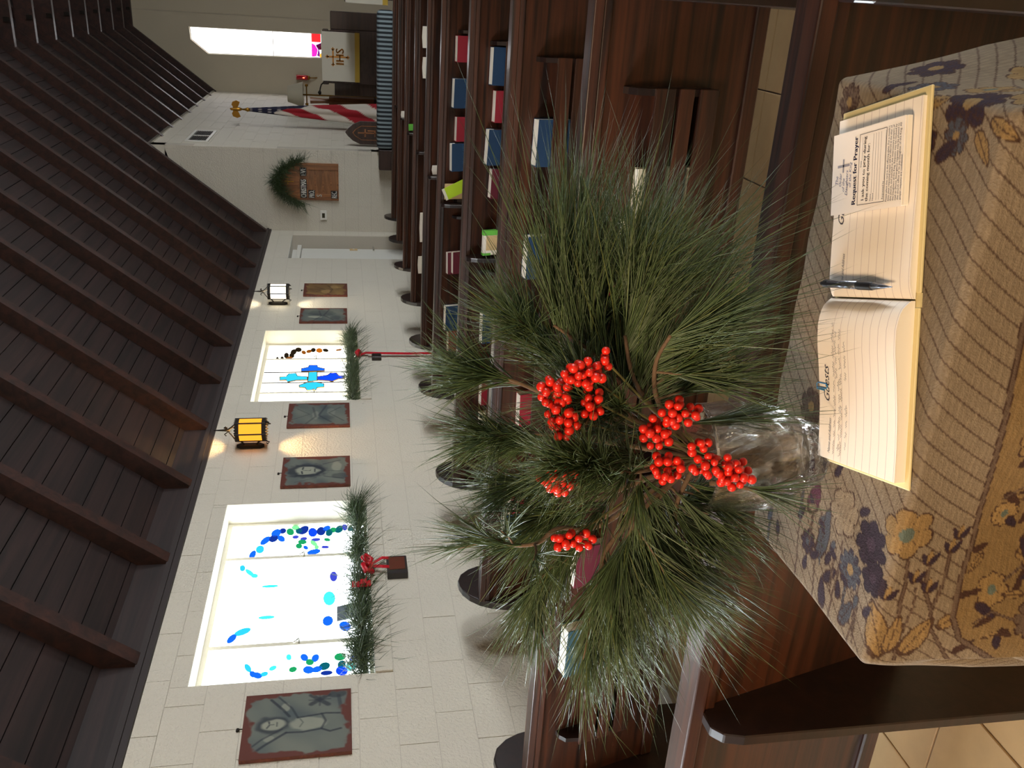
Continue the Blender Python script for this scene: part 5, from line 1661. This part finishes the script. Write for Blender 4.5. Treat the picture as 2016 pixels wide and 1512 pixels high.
for i, (s_, wd) in enumerate((("Please place this card in the offering plate. For a month's", 0.083), ('time, your requested prayer will be offered at the altar of', 0.083), ('this church, and included in the intercessory prayers of', 0.083), ('the Daughters of the King. Requests may be received by', 0.083),
                              ('mail or phone. Emergency requests may be phoned to', 0.083), ('the church office or to any Daughter of the King. All', 0.083), ('prayer requests are confidential.', 0.049))):
    pc_text(s_, -0.0415, -0.0425 - i * 0.0043, wd, 0.0046)

# ------------------------------------------------------------------ crystal vase
VX, VY = -0.532, 0.965
va = tag(empty('crystal_vase', (VX, VY, TOPZ)), 'fluted clear crystal vase holding the pine branches', 'vase')
prof = [(0.0, 0.0), (0.034, 0.0), (0.040, 0.003), (0.043, 0.010), (0.0445, 0.020), (0.050, 0.032), (0.0580, 0.046), (0.0645, 0.062), (0.0690, 0.082), (0.0708, 0.105), (0.0710, 0.130), (0.0700, 0.155), (0.0692, 0.168), (0.0686, 0.1700)]
inner = [(0.0672, 0.1700), (0.0668, 0.155), (0.0665, 0.130), (0.0645, 0.105), (0.0620, 0.082), (0.0560, 0.062), (0.047, 0.047), (0.030, 0.036), (0.0, 0.033)]


def resamp(p, n):
    p = np.array(p)
    s_ = np.concatenate([[0], np.cumsum(np.hypot(*np.diff(p, axis=0).T))])
    t_ = np.linspace(0, s_[-1], n)
    return np.stack([np.interp(t_, s_, p[:, 0]), np.interp(t_, s_, p[:, 1])], axis=1)


po_ = resamp(prof, 46)
pi_ = resamp(inner, 30)
NT = 144
th = np.linspace(0, 2 * math.pi, NT, endpoint=False)
VV = []
for r__, z__ in po_:
    amp = 0.062 * min(1.0, max(0.0, (z__ - 0.02) / 0.05)) * (1 - 0.5 * max(0, (z__ - 0.12) / 0.06))
    tw = 0.9 * z__ / 0.17
    if z__ < 0.045:
        amp2 = 0.06 * math.sin(math.pi * min(1, z__ / 0.045))
        rr_ = r__ * (1 + amp2 * np.abs(np.cos(9 * th + (0.0 if z__ < 0.022 else math.pi / 2))) - amp2 * 0.5)
    else:
        rr_ = r__ * (1 + amp * (np.abs(np.sin(10 * (th + tw))) - 0.5) * 1.2)
    VV.append(np.stack([rr_ * np.cos(th), rr_ * np.sin(th), np.full(NT, z__)], axis=1))
for r__, z__ in pi_:
    VV.append(np.stack([r__ * np.cos(th), r__ * np.sin(th), np.full(NT, z__)], axis=1))
VV = np.concatenate(VV)
nr = len(po_) + len(pi_)
idx = np.arange(nr * NT).reshape(nr, NT)
q_ = np.stack([idx[:-1], np.roll(idx[:-1], -1, axis=1), np.roll(idx[1:], -1, axis=1), idx[1:]], axis=-1).reshape(-1, 4)
M_GLASS, nt, p = new_mat('crystal')
p.inputs['Base Color'].default_value = (1, 1, 1, 1)
p.inputs['Roughness'].default_value = 0.02
p.inputs['Transmission Weight'].default_value = 1.0
p.inputs['IOR'].default_value = 1.5
tr_ = nt.nodes.new('ShaderNodeBsdfTransparent')
ms_ = nt.nodes.new('ShaderNodeMixShader')
ms_.inputs[0].default_value = 0.5
nt.links.new(p.outputs[0], ms_.inputs[1])
nt.links.new(tr_.outputs[0], ms_.inputs[2])
nt.links.new(ms_.outputs[0], nt.nodes['Material Output'].inputs[0])
obj('bowl', np_mesh('bowl', VV, q_, None, M_GLASS, True), va)
wt = MB().lathe([(0.0, 0.0345), (0.028, 0.037), (0.0455, 0.048), (0.055, 0.063), (0.061, 0.083), (0.0633, 0.10)], 48).build('water', None, va, True)
M_WATER, nt, p = new_mat('water')
p.inputs['Roughness'].default_value = 0.0
p.inputs['Transmission Weight'].default_value = 1.0
p.inputs['IOR'].default_value = 1.33
p.inputs['Base Color'].default_value = (0.92, 0.96, 0.93, 1)
wt.data.materials.append(M_WATER)

# ------------------------------------------------------------------ pine branches
BL = ['sweeping farthest toward the altar side', 'sweeping toward the altar just under the longest one', 'drooping low over the floor strip beyond the table', 'bushy tip pointing up toward the red and blue books', 'pointing up toward the long red ribbon',
      'pointing straight up over the middle pews', 'thin bare-stemmed sprig sticking up alone before the wall', 'arching left and up over the second pew rack', 'hanging left with the longest tips near the teal hymnal', 'drooping left over the nearest pew rail',
      'hanging left and low beside the second pew base', 'bushy tuft facing the viewer above the vase', 'pointing up and left between the berry clusters', 'little tuft hanging down along the vase side', 'sweeping toward the altar below the blue hymnal', 'short tuft spreading over the cloth corner', 'short tuft behind the upper berries', 'curling left just above the wall-side berries']
for n, (P3, dv, ln, cnt, spread, t0) in enumerate(BRANCHES):
    root = Vector(P3[0])
    dv = np.array(dv)
    o = tag(empty('pine_branch', root), 'long-needled green pine branch, ' + BL[n], 'branch', 'pine branches in the crystal vase')
    pts = [Vector(p) - root for p in P3]
    # smooth path
    path = []
    m = len(pts)
    for i in range(m - 1):
        p0, p1, p2, p3 = pts[max(i - 1, 0)], pts[i], pts[i + 1], pts[min(i + 2, m - 1)]
        for k in range(6):
            t = k / 6
            path.append(0.5 * ((2 * p1) + (p2 - p0) * t + (2 * p0 - 5 * p1 + 4 * p2 - p3) * t * t + (3 * p1 - p0 - 3 * p2 + p3) * t ** 3))
    path.append(pts[-1])
    full = list(path)
    if n != 13:
        full = [Vector((VX, VY, TOPZ + 0.05)) + Vector((random.uniform(-.02, .02), random.uniform(-.02, .02), 0)) - root] + path
    MB().tube(full, [0.0042 - 0.0022 * i / (len(full) - 1) for i in range(len(full))], 7).build('stem', M_STEM, o, True)
    groups = [(path, cnt, t0, dv, ln)]
    if n != 13:
        for k in range(4):
            i_ = int((t0 * 0.75 + (0.95 - t0 * 0.75) * random.random()) * (len(path) - 1))
            sd = Vector(dv) + Vector((random.gauss(0, 1), random.gauss(0, 1), random.gauss(0, 1))) * (0.25 + 0.35 * spread)
            sd.normalize()
            sl_ = ln * random.uniform(0.3, 0.65)
            side = [path[i_] + sd * (sl_ * j / 5) + Vector((0, 0, 0.01)) * (j / 5) ** 2 for j in range(6)]
            MB().tube(side, [0.0020 - 0.0002 * j for j in range(6)], 5).build('twig', M_STEM, o, True)
            groups.append((side, int(cnt * 0.2), 0.1, np.array(sd), ln * 0.85))
    Ps, Ds, Ls, Bs = [], [], [], []
    for (pth, cn, tt0, dvv, lnn) in groups:
        PA = np.array([tuple(p) for p in pth])
        TA = np.gradient(PA, axis=0)
        TA /= np.linalg.norm(TA, axis=1)[:, None]
        nf = max(3, cn // 3)
        u = tt0 * 0.85 + (1 - tt0 * 0.85) * rng.beta(1.4, 0.9, nf)
        fi = u * (len(PA) - 1)
        i0 = np.clip(fi.astype(int), 0, len(PA) - 2)
        fr_ = (fi - i0)[:, None]
        Pf = PA[i0] * (1 - fr_) + PA[i0 + 1] * fr_
        Tf = TA[i0]
        rad_ = rng.normal(size=(nf, 3))
        rad_ -= (rad_ * Tf).sum(1)[:, None] * Tf
        rad_ /= np.linalg.norm(rad_, axis=1)[:, None]
        Df = dvv[None] + rad_ * (spread * rng.uniform(0.1, 1.4, (nf, 1)) + 0.04) + Tf * 0.4 + rng.normal(size=(nf, 3)) * 0.08
        Dn = np.repeat(Df, 3, axis=0) + rng.normal(size=(nf * 3, 3)) * 0.10
        Dn /= np.linalg.norm(Dn, axis=1)[:, None]
        Ps.append(np.repeat(Pf, 3, axis=0))
        Ds.append(Dn)
        Ls.append(lnn * np.clip(rng.normal(1.0, 0.16, nf * 3), 0.55, 1.35))
        Bs.append(np.array([[0, 0, -0.10]]) * rng.uniform(0, 1.6, (nf * 3, 1)) + np.repeat(rng.normal(size=(nf, 3)) * 0.14, 3, axis=0) + rng.normal(size=(nf * 3, 3)) * 0.09)
    stuff(needles('needles', np.concatenate(Ps), np.concatenate(Ds), np.concatenate(Ls), np.concatenate(Bs), 0.0014, M_NEEDLE, o))

# ------------------------------------------------------------------ red berries
bm = bmesh.new()
bmesh.ops.create_icosphere(bm, subdivisions=2, radius=1.0)
for f in bm.faces:
    f.smooth = True
berry_me = bpy.data.meshes.new('berry')
bm.to_mesh(berry_me)
bm.free()
berry_me.materials.append(M_BERRY)
NB = ['upper cluster near the altar-side branches', 'topmost cluster above the vase', 'cluster below the topmost one', 'cluster at the upper left of the bouquet', 'leftmost cluster by the bare twigs', 'small bunch behind the upper cluster', 'cluster at the vase rim on the altar side', 'cluster over the vase mouth', 'cluster in the middle over the vase mouth',
      'few berries hanging against the glass', 'long cluster hanging in front of the vase', 'lowest cluster hanging in front of the vase', 'small dark bunch deep among the needles']
M_TWIG = mat('green_twig', lin(96, 92, 50), 0.7)
for n, (c, a, b, k) in enumerate(BERRIES):
    c = Vector(c)
    o = tag(empty('berry_sprig', c), 'red berry sprig, ' + NB[n], 'berries', 'red berry sprigs in the bouquet')
    tips = []
    tries = 0
    while len(tips) < k and tries < 4000:
        tries += 1
        v = Vector((random.gauss(0, 1), random.gauss(0, 1), random.gauss(0, 1)))
        v.normalize()
        v *= random.random() ** 0.4
        # cluster axis follows up (a) and sideways (b)
        q = Vector((v.x * b * 1.1, v.y * b * 0.9, v.z * a * 1.1))
        if all((q - t).length > 0.0098 for t in tips):
            tips.append(q)
    m_ = MB()
    mouth = Vector((VX, VY, TOPZ + 0.15)) - c
    m_.tube([mouth, mouth * 0.5 + Vector((0, 0.01, 0.01)), Vector((0, 0.006, 0))], [0.0016, 0.0014, 0.0012], 5)
    for q in tips:
        m_.tube([Vector((0, 0.006, 0)), q], [0.0009, 0.0006], 4)
    m_.build('twig', M_TWIG, o)
    for q in tips:
        bo = obj('berry', berry_me, o, q)
        s_ = random.uniform(0.0046, 0.0059)
        bo.scale = (s_, s_, s_ * random.uniform(0.95, 1.05))
